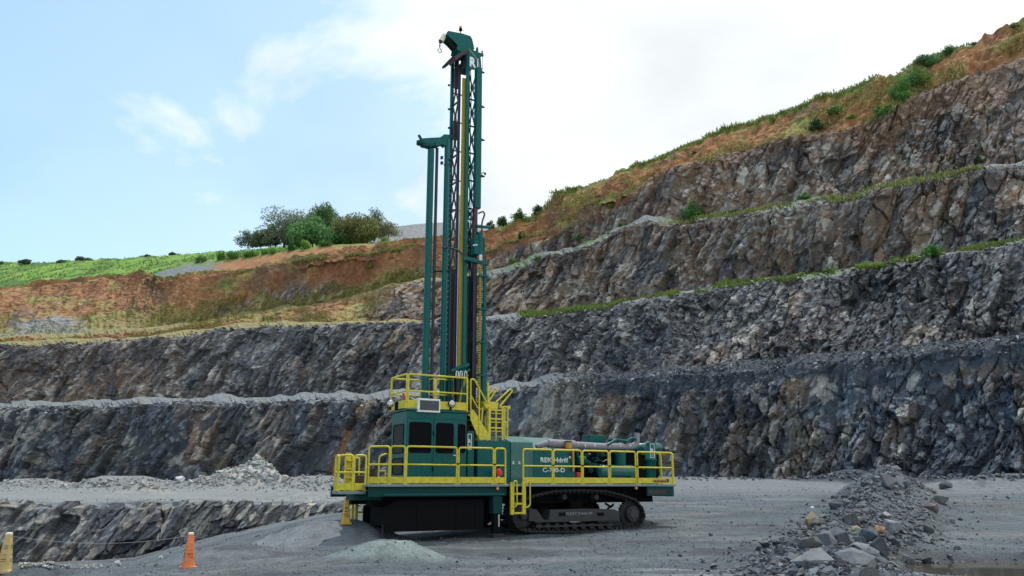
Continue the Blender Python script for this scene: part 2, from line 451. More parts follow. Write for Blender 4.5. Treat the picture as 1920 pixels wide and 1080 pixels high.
cr1 = col_rock(lambda px, v: .25 * sstep(px, 1300, 1450) * (1 - sstep(px, 1500, 1620)) * (1 - sstep(v, .3, .7)), 100, .13)
def col1(px, v, s, h, cells, rub, so):
    c = cr1(px, v, s, h, cells, rub, so)
    w = np.exp(-((px - 1030 + (v - .8) * -60) / 38) ** 2) * sstep(v, .35, .6) * (.35 + .65 * (cells[2] > .3))
    c = mixc(c, CREAM * 1.15, .85 * w)
    st = np.exp(-(((px - (598 + 78 * v)) / 9) ** 2)) * sstep(v, .08, .2) * (1 - sstep(v, .65, .75))
    c = mixc(c, np.array((.36, .17, .07)), .8 * st)
    # loose scree lies over the top of the bench on the right
    sc = sstep(px, 1080, 1160) * sstep(v + .06 * fbm(px / 40, v * 3, 8, 3), .80, .86)
    c = mixc(c, GRAY * .95 * (.8 + .5 * rub[2])[..., None], sc)
    return c
def scree(px, v, s, h):
    return .55 * sstep(px, 1080, 1180) * sstep(v, .78, .88)
face('quarry_face', L0, L1, 112, 10, L1b, SHEAR, 200, col1, M_ROCK, k=1.0, crumble=.06, soil=scree)
# -- bench two
cr2 = col_rock(lambda px, v: .42 * (1 - sstep(px, 250, 520)) * (1 - .3 * v) + .15, 300, .12)
face('quarry_face', L1b, L2, 98, 10, L2b, SHEAR, 400, cr2, M_ROCK, k=1.0, crumble=.09)
# -- bench three: weathered brown rock on the east, grass slope on the west
def soil3(px, v, s, h):
    return 1 - sstep(px + 60 * fbm(s / 10, v * 3, 33, 3), 650, 760)
cr3 = col_rock(lambda px, v:   .35 * sstep(1 - px / 1700, 0, .5) + .60 * (1 - .5 * sstep(px, 1600, 1850)), 500, .07)
def col3(px, v, s, h, cells, rub, so):
    return mixc(cr3(px, v, s, h, cells, rub, so), soil_mix(px, v, s, h, 520, .62), so)
face('quarry_face', L2b, L3, 90, 8, L3b, SHEAR, 600, col3, M_ROCK, k=.95, soil=soil3, crumble=.08)
# -- bench four: rock under the soil line on the east, the ochre spoil slope on the west
def soil4(px, v, s, h):
    n = .25 * fbm(s / 7, h / 6, 44, 4)
    left = sstep(1000 - px + 300 * n, 0, 220)
    return np.clip(left * sstep(v + n, .25, .5) + sstep(v + n * .7 - .0009 * np.clip(px - 1000, 0, 700), .55, .8) * (1 - sstep(px, 1250, 1600)) + (1 - sstep(px, 300, 420)) * .8, 0, 1)
cr4 = col_rock(lambda px, v: .85 - .25 * sstep(px, 1800, 1950), 700, .06, dark=1.15)
def col4(px, v, s, h, cells, rub, so):
    c = mixc(cr4(px, v, s, h, cells, rub, so), soil_mix(px, v, s, h, 720, .36), so)
    c = mixc(c, np.array((.20, .125, .08)) * (.7 + .6 * cells[4])[..., None], .8 * sstep(px, 1000, 1100) * sstep(v + .35 * fbm(s / 6, h / 6, 69, 4) + .14 * sstep(px, 1500, 1650), .76, 1.0))
    # dry grass creeping up from the foot on the west
    c = mixc(c, mixc(STRAW + 0 * c, GRASS, rub[0] * .5), .75 * (1 - sstep(px, 760, 960)) * (1 - sstep(v + .35 * fbm(s / 6, h / 5, 66, 4), .22, .50)))
    # grey tailings fanned below the far bank
    t = (1 - sstep(px, 120, 190)) * (1 - sstep(v + .18 * fbm(s / 9, h / 9, 61, 3) + .0011 * np.abs(px - 90), .25, .40))
    return mixc(c, DUST * 1.0, .9 * t)
face('quarry_face', L3b, L4, 120, 0, None, SHEAR, 800, col4, M_ROCK, k=.9, soil=soil4, crumble=.05)
# -- the soil slope that forms the skyline
def col5(px, v, s, h, cells, rub, so):
    c = soil_mix(px, v, s, h, 900, .45 + 0 * v)
    return mixc(c, mixc(GRASS + 0 * c, STRAW, .4 * rub[0]), .8 * sstep(v + .2 * fbm(s / 4, h, 91, 3), .86, .97))
L5b = line(sky_py, sky_Y, dpy=6, dY=9)
P5, _ = face('soil_slope', L4b, L5, 46, 4, L5b, SHEAR, 1000, col5, M_SOIL, soil=1.0, crumble=.02, lean=.6)

# ---------------------------------------------------------------- hills behind
def sheet(name, px_pts_near, px_pts_far, rows, mat, colour, seed, bumpy=.5, n=500, x0=None, x1=None):
    a, b = np.array(px_pts_near, float), np.array(px_pts_far, float)
    pxs = np.linspace(x0 if x0 is not None else a[0, 0], x1 if x1 is not None else a[-1, 0], n)
    A = at(pxs, np.interp(pxs, a[:, 0], a[:, 1]), np.interp(pxs, a[:, 0], a[:, 2]))
    B = at(pxs, np.interp(pxs, b[:, 0], b[:, 1]), np.interp(pxs, b[:, 0], b[:, 2]))
    u = np.linspace(0, 1, rows)[:, None, None]
    P = A[None] * (1 - u) + B[None] * u
    P[..., 2] += bumpy * fbm(P[..., 0] / 3.5, P[..., 1] / 5, seed, 5) + bumpy * .6 * fbm(P[..., 0] / 12, P[..., 1] / 14, seed + 9, 3)
    c = colour(pxs[None] + 0 * u[..., 0], u[..., 0] + 0 * pxs[None], P)
    SHEETS.append(P)
    return tag(link(name, grid_mesh(name, P, c), mat), kind='structure')
SHEETS = []
def c_field(px, u, P):
    c = mixc(np.array((.165, .30, .048)) + 0 * P, np.array((.08, .155, .04)), sstep(fbm(P[..., 0] / 3.5, P[..., 1] / 9, 21, 5) + .3 * fbm(P[..., 0] / 22, P[..., 1] / 30, 20, 3), -.1, .35))
    c = mixc(c, np.array((.24, .31, .09)), .7 * sstep(fbm(P[..., 0] / 3, P[..., 1] / 9, 25, 4), .15, .6))
    return mixc(c, DUST * .8, (1 - sstep(u + .05 * fbm(P[..., 0] / 2, P[..., 1] / 2, 28, 3), .05, .11)) * (1 - sstep(px, 420, 520)))
sheet('field', [(-620, 600, 240), (-250, 590, 228), (0, 560, 214), (140, 545, 207), (225, 535, 202), (350, 512, 205), (420, 494, 210), (613, 472, 206), (800, 462, 205)],
      [(-620, 502, 340), (-250, 500, 330), (0, 493, 310), (100, 491, 305), (280, 481, 300), (350, 477, 300), (450, 470, 290), (620, 455, 280), (800, 440, 270)], 150, M_SOIL, c_field, 300, .9)
FIELD = SHEETS[-1]
def c_bank(px, u, P):
    c = mixc(RED * 1.1 + 0 * P, ORANGE, sstep(fbm(P[..., 0] / 2, P[..., 2] * 1.2, 31, 4), -.3, .5))
    c = mixc(c, DUST * .75, (1 - sstep(px + 30 * fbm(P[..., 0] / 3, P[..., 2], 33, 3), 395, 420)))
    return mixc(c, GRASS * 1.2, .7 * sstep(u + .3 * fbm(P[..., 0] / 2, P[..., 2], 37, 3), .8, 1.0))
sheet('soil_bank', [(270, 545, 186), (330, 540, 182), (415, 522, 185), (480, 514, 184), (613, 488, 186), (720, 476, 186)],
      [(270, 520, 203), (330, 499, 203), (350, 495, 202), (415, 487, 200), (480, 480, 198), (613, 460, 196), (720, 455, 196)], 40, M_SOIL, c_bank, 340, .25, 300)
def c_spoil(px, u, P):
    return mixc(np.array((.23, .235, .235)) + 0 * P, GRASS, .8 * (1 - sstep(u + .2 * fbm(P[..., 0] / 3, P[..., 2], 41, 3), .1, .3)))
sheet('spoil_hill', [(560, 480, 225), (1000, 470, 225)], [(560, 478, 262), (640, 456, 262), (733, 426, 262), (790, 419, 262), (830, 417, 262), (885, 418, 262), (940, 430, 262), (1000, 455, 262)], 40, M_SOIL, c_spoil, 360, .3, 200)

# ---------------------------------------------------------------- quarry floor
BERM = np.array([(21.3, 47, 1.9, 2.7), (18.4, 40, 1.6, 2.5), (14.3, 32, 1.2, 2.3), (10.9, 26, .8, 2.0), (8.3, 21.5, .52, 1.8), (6.3, 17.5, .42, 1.6), (5.3, 14.5, .34, 1.3), (4.9, 11.5, .3, 1.1)])
FOOT = [(-1200, -3.1), (-960, -3.05), (-700, -2.7), (-610, -1.95), (-543, -1.45), (-460, -.85), (-360, -.2), (-300, 0), (2000, 0)]
def mound_at(px, Y, h, rx, ry=None, flat=0.0):
    p = at(px, 900, Y)
    return (float(p[0]), Y, h, rx, ry or rx, flat)
MOUNDS = [mound_at(612, 26.0, .60, 3.1, 2.3, .32), mound_at(735, 19.3, .38, 1.65, 1.4, .30), mound_at(272, 74, 1.15, 3.6, 3.0, .1),
          mound_at(484, 111, 3.9, 7.5, 6.0, .0), mound_at(405, 108, 1.6, 8, 5, .2), mound_at(225, 108, 1.6, 9, 4, .3), mound_at(60, 112, 1.2, 9, 4, .3),
          mound_at(440, 21.5, .30, 2.4, 2.0, .2), mound_at(1600, 72, 1.0, 5.5, 4, .1), mound_at(1760, 66, .5, 8, 4, .2), mound_at(560, 60, .5, 3.5, 1.8, .2), mound_at(640, 62, .5, 4, 2, .2),
          mound_at(590, 96, 1.6, 8, 5, .2), mound_at(1900, 62, .9, 9, 3, .2), mound_at(95, 17.3, .20, 1.6, .8, .2)]
POND = (7.9, 18.6)
TRACKS = [(3, 21, .96, .28, .32), (3.5, 19.2, .96, .28, .32), (5, 24, .88, .47, .3), (5.6, 26.2, .88, .47, .3), (8, 34, .97, .22, .35), (8, 37, .97, .22, .35), (-3, 16.3, .99, -.1, .28), (-3, 18.0, .99, -.1, .28), (14, 40, .7, .7, .4), (1, 17.6, .98, .17, .3)]
def track_mask(X, Y):
    m = np.zeros(np.shape(X))
    for (ox_, oy_, dx_, dy_, wd) in TRACKS:
        u_ = (X - ox_) * dx_ + (Y - oy_) * dy_
        v_ = np.abs(-(X - ox_) * dy_ + (Y - oy_) * dx_ + .5 * fbm(u_ / 6, u_ * 0, int(ox_ * 10), 2))
        m = np.maximum(m, (1 - sstep(v_, wd * .6, wd)) * sstep(fbm(u_ / 4, v_ * 0, int(oy_ * 10), 2), -.5, .1) * (.75 + .25 * np.sin(u_ * 18)))
    return m
def gz(X, Y):
    X = np.asarray(X, float); Y = np.asarray(Y, float)
    ang = X / np.maximum(Y, 1) * F * 1.04
    right = .041 * np.maximum(Y - 25, 0)
    plat = .56 + .0105 * np.maximum(Y - 54, 0)
    ramp = curve(FOOT, ang) * sstep((Y - 16.5) / 34, -.15, 1.05)
    w = sstep(ang, -330, -60)
    front = ramp * (1 - w) + right * w
    back = plat * (1 - w) + right * w
    q = sstep(Y, 53.0, 54.6)
    z = front * (1 - q) + back * q
    for (mx, my, h, rx, ry, fl) in MOUNDS:
        r = np.hypot((X - mx) / rx, (Y - my) / ry)
        r = r * (1 + (.13 if my < 80 else .34) * fbm(X / (rx * .5), Y / (ry * .5), int(abs(mx) * 10), 4))
        prof = np.clip((1 - r) / (1 - fl), 0, 1)
        z = z + h * (prof * prof * (1.9 - .9 * prof))
    # rubble berm
    d = np.full(X.shape, 9.0); hh = np.zeros(X.shape); ww = np.ones(X.shape)
    for k in range(len(BERM) - 1):
        a, b = BERM[k], BERM[k + 1]
        ab = b[:2] - a[:2]
        t = np.clip(((X - a[0]) * ab[0] + (Y - a[1]) * ab[1]) / (ab @ ab), 0, 1)
        dd = np.hypot(X - a[0] - t * ab[0], Y - a[1] - t * ab[1])
        wk = a[3] + (b[3] - a[3]) * t
        m = dd / wk < d
        d = np.where(m, dd / wk, d)
        hh = np.where(m, a[2] + (b[2] - a[2]) * t, hh)
    n = fbm(X / 1.1, Y / 1.1, 71, 4)
    prof = np.clip(1 - d * (1 + .25 * n), 0, 1)
    z = z + hh * prof ** .85 * (1 + .25 * n)
    # wheel ruts and small unevenness
    z = z + .035 * fbm(X / .9, Y / .9, 81, 4) + .10 * fbm(X / 5, Y / 4, 82, 3) * sstep(Y, 12, 20)
    z = z - .05 * track_mask(X, Y)
    z = z - .30 * (1 - sstep(np.hypot((X - POND[0] - 3.2) / 3.3, (Y - POND[1] + 1.0) / 2.7), .75, 1.1))
    return z
gp = np.linspace(-640, 2400, 980)
gy = np.concatenate([np.geomspace(4.0, 50, 430), np.linspace(50.2, 56, 30), np.geomspace(56.5, 150, 130)])
GX = (gp[None] - 960) / F * gy[:, None] * .985
GY = gy[:, None] + 0 * GX
GZ = gz(GX, GY)
rightness = sstep(GX / GY, -.25, -.02)
gc = np.array((.108, .129, .143)) * np.ones(GX.shape + (3,))
gc = mixc(gc, np.array((.085, .095, .105)), .8 * sstep(fbm(GX / 2.6, GY / 1.8, 101, 5), -.05, .5))
gc = mixc(gc, np.array((.19, .20, .207)), .6 * sstep(fbm(GX / 3, GY / 1.5, 103, 5), .0, .5))
gc = mixc(gc, np.array((.17, .16, .135)), .35 * sstep(fbm(GX / 4, GY / 3, 105, 4), .1, .6))
plateau = (1 - rightness) * sstep(GY, 53.5, 55)
gc = mixc(gc, np.array((.245, .255, .255)) * (1 + .2 * fbm(GX / 3, GY / 3, 107, 4))[..., None], plateau * .85)
gc = mixc(gc, np.array((.21, .222, .23)), .7 * sstep(GY, 45, 60) * rightness)
def mound_w(i, k=1.0):
    mx, my, h, rx, ry, fl = MOUNDS[i]
    return 1 - sstep(np.hypot((GX - mx) / rx, (GY - my) / ry) + .2 * fbm(GX, GY, 111 + i, 3), .6 * k, 1.0 * k)
gc = mixc(gc, np.array((.23, .245, .255)), .75 * mound_w(0, 1.3))
gc = mixc(gc, np.array((.225, .275, .265)), .9 * mound_w(1, 1.05))
gc = mixc(gc, np.array((.31, .31, .29)), .8 * mound_w(2))
gc = mixc(gc, np.array((.36, .365, .35)) * (.8 + .4 * vnoise(GX * 2, GY * 2, 5))[..., None], .9 * mound_w(3))
gc = mixc(gc, np.array((.17, .18, .19)), .7 * mound_w(7))
gc = mixc(gc, DARK, .9 * mound_w(8, 1.2)); gc = mixc(gc, GRAY * .8, .9 * mound_w(9, 1.2))
gc = mixc(gc, np.array((.07, .083, .093)), .6 * track_mask(GX, GY) * sstep(vnoise(GX * 1.3, GY * 1.3, 77), .15, .5))
# pale dried wheel marks across the near ground
rut = sstep(vnoise(GY * 2.6 + .5 * fbm(GX / 3, GY, 7, 2), GX * .05, 121), .5, .75) * sstep(fbm(GX / 3, GY / 2.5, 123, 4), -.7, -.1)
gc = mixc(gc, np.array((.29, .305, .31)), .75 * rut * (1 - sstep(GY, 16.6, 18.2)) * sstep(GX, 1.8, 3.2))
gc = mixc(gc, np.array((.07, .076, .082)), .75 * sstep(fbm(GX / 2.2, GY * .9, 131, 5), .22, .42) * (1 - sstep(GY, 24, 40)))
ground = tag(link('ground', grid_mesh('ground', np.stack([GX, GY, GZ], -1), gc, smooth=True), M_GROUND), kind='structure')

# -- the low face cut below the western floor
NS = 760
keepX, keepN = PXS, NC
PXS = np.linspace(-260, 700, NS); NC = NS
Y_LOW = [(-300, 50.5), (200, 51), (450, 51.5), (700, 52.5)]
toe_l = [(-300, 1072), (0, 1066), (233, 1060), (290, 1056), (350, 1030), (417, 1012), (500, 993), (600, 973), (650, 958), (700, 950)]
cre_l = [(-300, 940), (0, 937), (73, 944), (173, 938), (287, 944), (350, 938), (433, 940), (540, 939), (640, 940), (700, 941)]
TL = line(toe_l, Y_LOW, dY=-.6); CL = line(cre_l, Y_LOW, dY=1.6, wob=2.2, seed=4); FLl = line(cre_l, Y_LOW, dpy=2, dY=3.6)
crL = col_rock(lambda px, v: .10 + 0 * px, 1100, .20)
def colL(px, v, s, h, cells, rub, so):
    c = crL(px, v, s, h, cells, rub, so)
    return mixc(c, CREAM * 1.1, .65 * ((cells[2] > .74) & (fbm(s / 4 - h * .3, h / 5, 14, 3) > -.1)) * (.5 + .5 * (cells[4] > .4)))
def disp_small(s, h, shear, seed, k=1.0):
    d, cells = _rd(s * 1.9, h * 1.9, shear, seed, k)
    return d * .55, cells
_rd = rock_disp
rock_disp = disp_small
face('cut_face', TL, CL, 74, 8, FLl, [(-300, .62), (700, .55)], 1200, colL, M_ROCK, k=1.0, crumble=.07, lean=.2)
rock_disp = _rd
PXS, NC = keepX, keepN

# -- rainwater standing in the tyre hollow
def water_mat():
    m, nt, b = new_mat('muddy_water')
    b.inputs['Base Color'].default_value = (.075, .068, .05, 1)
    b.inputs['Roughness'].default_value = 0.06
    b.inputs['IOR'].default_value = 1.33
    n = N(nt, 'ShaderNodeTexNoise'); n.inputs['Scale'].default_value = 1.2
    bp = N(nt, 'ShaderNodeBump'); bp.inputs['Strength'].default_value = 0.04
    nt.links.new(n.outputs[0], bp.inputs['Height']); nt.links.new(bp.outputs[0], b.inputs['Normal'])
    return m
ang = np.linspace(0, 2 * np.pi, 64, endpoint=False)
pr = 1 + .1 * np.sin(ang * 3 + 1) + .06 * np.sin(ang * 5)
pv = np.stack([POND[0] + 3.2 + 3.5 * pr * np.cos(ang), POND[1] - 1.0 + 2.7 * pr * np.sin(ang), 0 * ang - .14], -1)
pm = raw_mesh('puddle', pv, np.arange(64), [0], None)
tag(link('puddle_water', pm, water_mat()), kind='structure')
# ================================================================ mesh building kit
SPLIT = {'cylinder_clamp', 'rail_clamp', 'pipe_band', 'side_lug', 'hydraulic_fitting', 'breakout_wrench', 'saddle', 'chassis'}
class MB:
    def __init__(self):
        self.V, self.F, self.S = [], [], []
    def add(self, verts, faces, smooth=False):
        o = len(self.V)
        self.V += [tuple(map(float, v)) for v in verts]
        self.F += [[o + i for i in f] for f in faces]
        self.S += [smooth] * len(faces)
        return self
    def box(self, x0, x1, y0, y1, z0, z1):
        x0, x1 = min(x0, x1), max(x0, x1); y0, y1 = min(y0, y1), max(y0, y1); z0, z1 = min(z0, z1), max(z0, z1)
        v = [(x, y, z) for z in (z0, z1) for y in (y0, y1) for x in (x0, x1)]
        return self.add(v, [(0, 2, 3, 1), (4, 5, 7, 6), (0, 1, 5, 4), (2, 6, 7, 3), (0, 4, 6, 2), (1, 3, 7, 5)])
    def beam(self, p, q, w, h, up=(0, 0, 1)):
        """Rectangular bar from p to q, w across, h along up."""
        p, q = Vector(p), Vector(q)
        d = (q - p).normalized(); u = Vector(up)
        if abs(d.dot(u)) > .98: u = Vector((0, 1, 0))
        a = d.cross(u).normalized() * (w / 2); b = a.cross(d).normalized() * (h / 2)
        v = [p - a - b, p + a - b, p + a + b, p - a + b, q - a - b, q + a - b, q + a + b, q - a + b]
        return self.add(v, [(0, 1, 2, 3), (7, 6, 5, 4), (0, 4, 5, 1), (1, 5, 6, 2), (2, 6, 7, 3), (3, 7, 4, 0)])
    def prism(self, poly, y0, y1, axis='y'):
        """Polygon of (a,b) pairs extruded along an axis: y -> (x,z), x -> (y,z), z -> (x,y)."""
        f = {'y': lambda a, b, t: (a, t, b), 'x': lambda a, b, t: (t, a, b), 'z': lambda a, b, t: (a, b, t)}[axis]
        n = len(poly)
        area = sum(poly[i][0] * poly[(i + 1) % n][1] - poly[(i + 1) % n][0] * poly[i][1] for i in range(n))
        pl = list(poly) if area > 0 else list(poly)[::-1]
        v = [f(a, b, y0) for a, b in pl] + [f(a, b, y1) for a, b in pl]
        fs = [list(range(n)), list(range(2 * n - 1, n - 1, -1))]
        fs += [(i, i + n, (i + 1) % n + n, (i + 1) % n) for i in range(n)]
        return self.add(v, fs)
    def cone(self, p, q, r0, r1, n=14, caps=True, smooth=True):
        p, q = Vector(p), Vector(q); d = (q - p).normalized()
        a = d.orthogonal().normalized(); b = d.cross(a)
        v = []
        for c, r in ((p, r0), (q, r1)):
            v += [c + (a * math.cos(2 * math.pi * i / n) + b * math.sin(2 * math.pi * i / n)) * r for i in range(n)]
        self.add(v, [(i, (i + 1) % n, (i + 1) % n + n, i + n) for i in range(n)], smooth)
        if caps:
            self.add(v, [list(range(n - 1, -1, -1)), list(range(n, 2 * n))])
        return self
    def cyl(self, p, q, r, n=14):
        return self.cone(p, q, r, r, n)
    def path(self, pts, r, n=8, caps=True):
        pts = [Vector(p) for p in pts]
        ds = [(pts[min(i + 1, len(pts) - 1)] - pts[max(i - 1, 0)]).normalized() for i in range(len(pts))]
        a = ds[0].orthogonal().normalized(); v = []
        for i, (p, d) in enumerate(zip(pts, ds)):
            a = (a - d * a.dot(d)).normalized(); b = d.cross(a)
            k = 1.0
            if 0 < i < len(pts) - 1:
                c = (pts[i] - pts[i - 1]).normalized().dot((pts[i + 1] - pts[i]).normalized())
                k = 1 / max(math.sqrt((1 + max(min(c, 1), -.9)) / 2), .6)
            v += [p + (a * math.cos(2 * math.pi * j / n) + b * math.sin(2 * math.pi * j / n)) * r * (k if False else 1) for j in range(n)]
        fs = [(i * n + j, i * n + (j + 1) % n, (i + 1) * n + (j + 1) % n, (i + 1) * n + j) for i in range(len(pts) - 1) for j in range(n)]
        self.add(v, fs, True)
        if caps:
            m = (len(pts) - 1) * n
            self.add(v, [list(range(n - 1, -1, -1)), list(range(m, m + n))])
        return self
    def lathe(self, p, q, prof, n=20):
        """Profile of (t along p->q in metres, radius)."""
        p, q = Vector(p), Vector(q); d = (q - p).normalized()
        a = d.orthogonal().normalized(); b = d.cross(a); v = []
        for t, r in prof:
            v += [p + d * t + (a * math.cos(2 * math.pi * i / n) + b * math.sin(2 * math.pi * i / n)) * r for i in range(n)]
        m = len(prof)
        self.add(v, [(k * n + i, k * n + (i + 1) % n, (k + 1) * n + (i + 1) % n, (k + 1) * n + i) for k in range(m - 1) for i in range(n)], True)
        self.add(v, [list(range(n - 1, -1, -1)), list(range((m - 1) * n, m * n))])
        return self
    def mesh(self, name):
        fl = [i for f in self.F for i in f]
        tot = np.array([len(f) for f in self.F]); st = np.concatenate([[0], np.cumsum(tot)[:-1]])
        me = raw_mesh(name, np.array(self.V), fl, st, tot)
        me.polygons.foreach_set('use_smooth', np.array(self.S, bool))
        return me
    def islands(self):
        par = list(range(len(self.V)))
        def find(i):
            while par[i] != i: par[i] = par[par[i]]; i = par[i]
            return i
        key = {}
        for i, v in enumerate(self.V):
            k = tuple(round(c, 5) for c in v)
            if k in key: par[find(i)] = find(key[k])
            else: key[k] = i
        for f in self.F:
            for i in f[1:]: par[find(i)] = find(f[0])
        g = {}
        for f, s in zip(self.F, self.S): g.setdefault(find(f[0]), []).append((f, s))
        out = []
        for fs in g.values():
            m = MB(); used = {}
            for f, s in fs:
                nf = []
                for i in f:
                    if i not in used: used[i] = len(m.V); m.V.append(self.V[i])
                    nf.append(used[i])
                m.F.append(nf); m.S.append(s)
            out.append(m)
        return out
    def build(self, name, mat, parent=None, bevel=0.0):
        if name in SPLIT:
            for m in self.islands(): o = m._build(name, mat, parent, bevel)
            return o
        return self._build(name, mat, parent, bevel)
    def _build(self, name, mat, parent=None, bevel=0.0):
        o = link(name, self.mesh(name), mat, parent)
        if bevel:
            m = o.modifiers.new('edge', 'BEVEL'); m.width = bevel; m.segments = 2; m.limit_method = 'ANGLE'; m.angle_limit = rad(40)
        return o
def arc_path(pts, rr=0.1, k=4):
    """Round the inner corners of a polyline."""
    pts = [Vector(p) for p in pts]; out = [pts[0]]
    for i in range(1, len(pts) - 1):
        a, b, c = pts[i - 1], pts[i], pts[i + 1]
        r = min(rr, (a - b).length * .45, (c - b).length * .45)
        p0 = b + (a - b).normalized() * r; p1 = b + (c - b).normalized() * r
        for j in range(k + 1):
            t = j / k
            out.append(p0 * (1 - t) ** 2 + b * 2 * t * (1 - t) + p1 * t * t)
    out.append(pts[-1])
    return out
def rrect(x0, x1, z0, z1, r, k=4):
    out = []
    for cx_, cz, a0 in ((x1 - r, z0 + r, -90), (x1 - r, z1 - r, 0), (x0 + r, z1 - r, 90), (x0 + r, z0 + r, 180)):
        out += [(cx_ + r * math.cos(rad(a0 + 90 * j / k)), cz + r * math.sin(rad(a0 + 90 * j / k))) for j in range(k + 1)]
    return out
def empty(name, loc, rz=0.0, parent=None):
    o = bpy.data.objects.new(name, None); COL.objects.link(o)
    o.location = loc; o.rotation_euler = (0, 0, rz); o.empty_display_size = .3
    if parent: o.parent = parent
    return o
def text_obj(name, s, x, z, w, h, y, mat, parent, bold=.012, depth=.006, rot=None, spacing=1.0):
    """Flat raised lettering on the plane local y = const, facing -y; lower left corner at (x,z)."""
    cu = bpy.data.curves.new(name, 'FONT'); cu.body = s; cu.offset = bold; cu.space_character = spacing
    t = bpy.data.objects.new(name, cu); COL.objects.link(t)
    bpy.context.view_layer.update()
    me = bpy.data.meshes.new_from_object(t.evaluated_get(bpy.context.evaluated_depsgraph_get()))
    bpy.data.objects.remove(t); bpy.data.curves.remove(cu)
    v = np.empty(len(me.vertices) * 3, np.float32); me.vertices.foreach_get('co', v); v = v.reshape(-1, 3)
    lo, hi = v.min(0), v.max(0)
    u = (v - lo) / np.maximum(hi - lo, 1e-6)
    P = np.stack([x + u[:, 0] * w, np.full(len(u), y), z + u[:, 1] * h], -1)
    me.vertices.foreach_set('co', P.astype(np.float32).ravel()); me.materials.clear()
    me.flip_normals() if False else None
    o = link(name, me, mat, parent)
    md = o.modifiers.new('thick', 'SOLIDIFY'); md.thickness = depth; md.offset = 0
    return o
# ================================================================ the drill rig
TEAL = paint('teal_paint', (.0004, .092, .084), rough=.30, dust=.07, dustcol=(.05, .12, .115), spec=.22)
TEAL_G = paint('glossy_teal_paint', (.0006, .105, .095), rough=.22, dust=.04, dustcol=(.05, .14, .13), spec=.7)
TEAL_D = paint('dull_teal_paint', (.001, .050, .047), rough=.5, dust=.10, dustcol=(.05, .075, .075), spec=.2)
YEL = paint('yellow_paint', (.60, .51, .03), rough=.45, dust=.08, dustcol=(.42, .38, .18), grime=.18)
YEL_D = paint('worn_yellow_hose', (.34, .27, .025), rough=.6, dust=.2, dustcol=(.25, .2, .08))
BLACK = paint('black_rubber_and_shade', (.005, .005, .006), rough=.85, dust=.12, dustcol=(.02, .02, .022), spec=.15)  # rubber; on the recessed beam, gap and engine interior it stands for shade
IRON = paint('dark_track_steel', (.028, .029, .031), rough=.7, metal=.2, dust=.5, dustcol=(.10, .105, .11))
FRAME = paint('track_frame_grey', (.030, .033, .036), rough=.6, dust=.45, dustcol=(.085, .09, .095))
PURP = paint('oxide_steel', (.05, .035, .05), rough=.5, metal=.3, dust=.2, dustcol=(.1, .08, .09))
STEEL = paint('bright_steel', (.5, .5, .5), rough=.3, metal=.8, dust=.2)
LAG = paint('pipe_lagging', (.23, .22, .25), rough=.6, dust=.3, dustcol=(.3, .3, .32))
WHITE = paint('white_paint', (.75, .77, .78), rough=.5, dust=.1)
GREYP = paint('grey_panel', (.19, .20, .21), rough=.6, dust=.2)
REDP = paint('red_paint', (.55, .02, .02), rough=.35, dust=.05)
MAROON = paint('maroon_box', (.05, .012, .012), rough=.5, dust=.1)
AMBER = paint('amber_lens', (.75, .25, .08), rough=.2, dust=.05)
ORNG = paint('orange_filter', (.45, .24, .03), rough=.5, dust=.1)
CREAMP = paint('cream_guard', (.70, .68, .52), rough=.5, dust=.1)
DECKM = paint('lit_deck_edge_steel', (.16, .22, .24), rough=.35, dust=.5, dustcol=(.4, .42, .43))  # pale tone puts the light along the deck edge into the colour
def glass_mat():
    m, nt, b = new_mat('tinted_glass')
    b.inputs['Base Color'].default_value = (.006, .006, .008, 1); b.inputs['Roughness'].default_value = .16
    b.inputs['Specular IOR Level'].default_value = .03
    return m
GLASS = glass_mat()

O = Vector((-4.18, 23.92, 0)); RZ = math.atan2(5.87, 10.12)
cu_, su_ = math.cos(RZ), math.sin(RZ)
def lp(px, py, yl):
    """Local (x, z) on the rig's vertical plane y = yl seen at a photograph pixel."""
    d = at(px, py, 1.0) - np.array((0, 0, EYE))
    # O + x*u + yl*n = t*d   with u=(cu,su), n=(-su,cu)
    ax, ay = O.x - su_ * yl, O.y + cu_ * yl
    A = np.array([[d[0], -cu_], [d[1], -su_]])
    t, x = np.linalg.solve(A, np.array([ax, ay]))
    return float(x), float(EYE + t * d[2])
def LX(px, yl, py=908): return lp(px, py, yl)[0]
def LZ(px, py, yl): return lp(px, py, yl)[1]
def L3(px, py, yl):
    x, z = lp(px, py, yl); return (x, yl, z)
rig = empty('drill_rig', O, RZ)
tag(rig, 'green and yellow tracked drill rig with a tall lattice mast standing on the quarry floor', 'drill rig')
DZ = 1.65                                             # deck level
XE = LX(1268, 0)
DW = 3.6

# ---- deck and frame
b = MB(); b.box(LX(690, 0), XE, 0, DW, DZ - .07, DZ - .005); b.build('deck', DECKM, rig, .006)
MB().box(LX(692, .12), LX(950, .12), .12, .20, DZ - .36, DZ - .072).build('side_beam', TEAL_D, rig, .008)
MB().box(LX(952, .62), LX(1222, .62), .62, .70, DZ - .38, DZ - .072).build('side_beam', BLACK, rig, .008)  # recessed beam coloured black for the shade under the deck overhang
MB().box(LX(1212, .10), XE - .125, .06, .14, DZ - .40, DZ - .074).build('corner_beam', TEAL_D, rig, .008)
b = MB(); b.box(LX(692, 0), XE - .02, DW - .12, DW - .04, DZ - .40, DZ - .072); b.build('side_beam', TEAL_D, rig)
b = MB(); b.box(XE - .12, XE - .01, .125, DW - .125, DZ - .43, DZ - .074); b.build('rear_bumper', TEAL, rig, .008)
b = MB(); b.box(LX(700, .6), XE - .5, .75, 1.1, DZ - .62, DZ - .074); b.box(LX(700, .6), XE - .5, 2.5, 2.85, DZ - .62, DZ - .074)
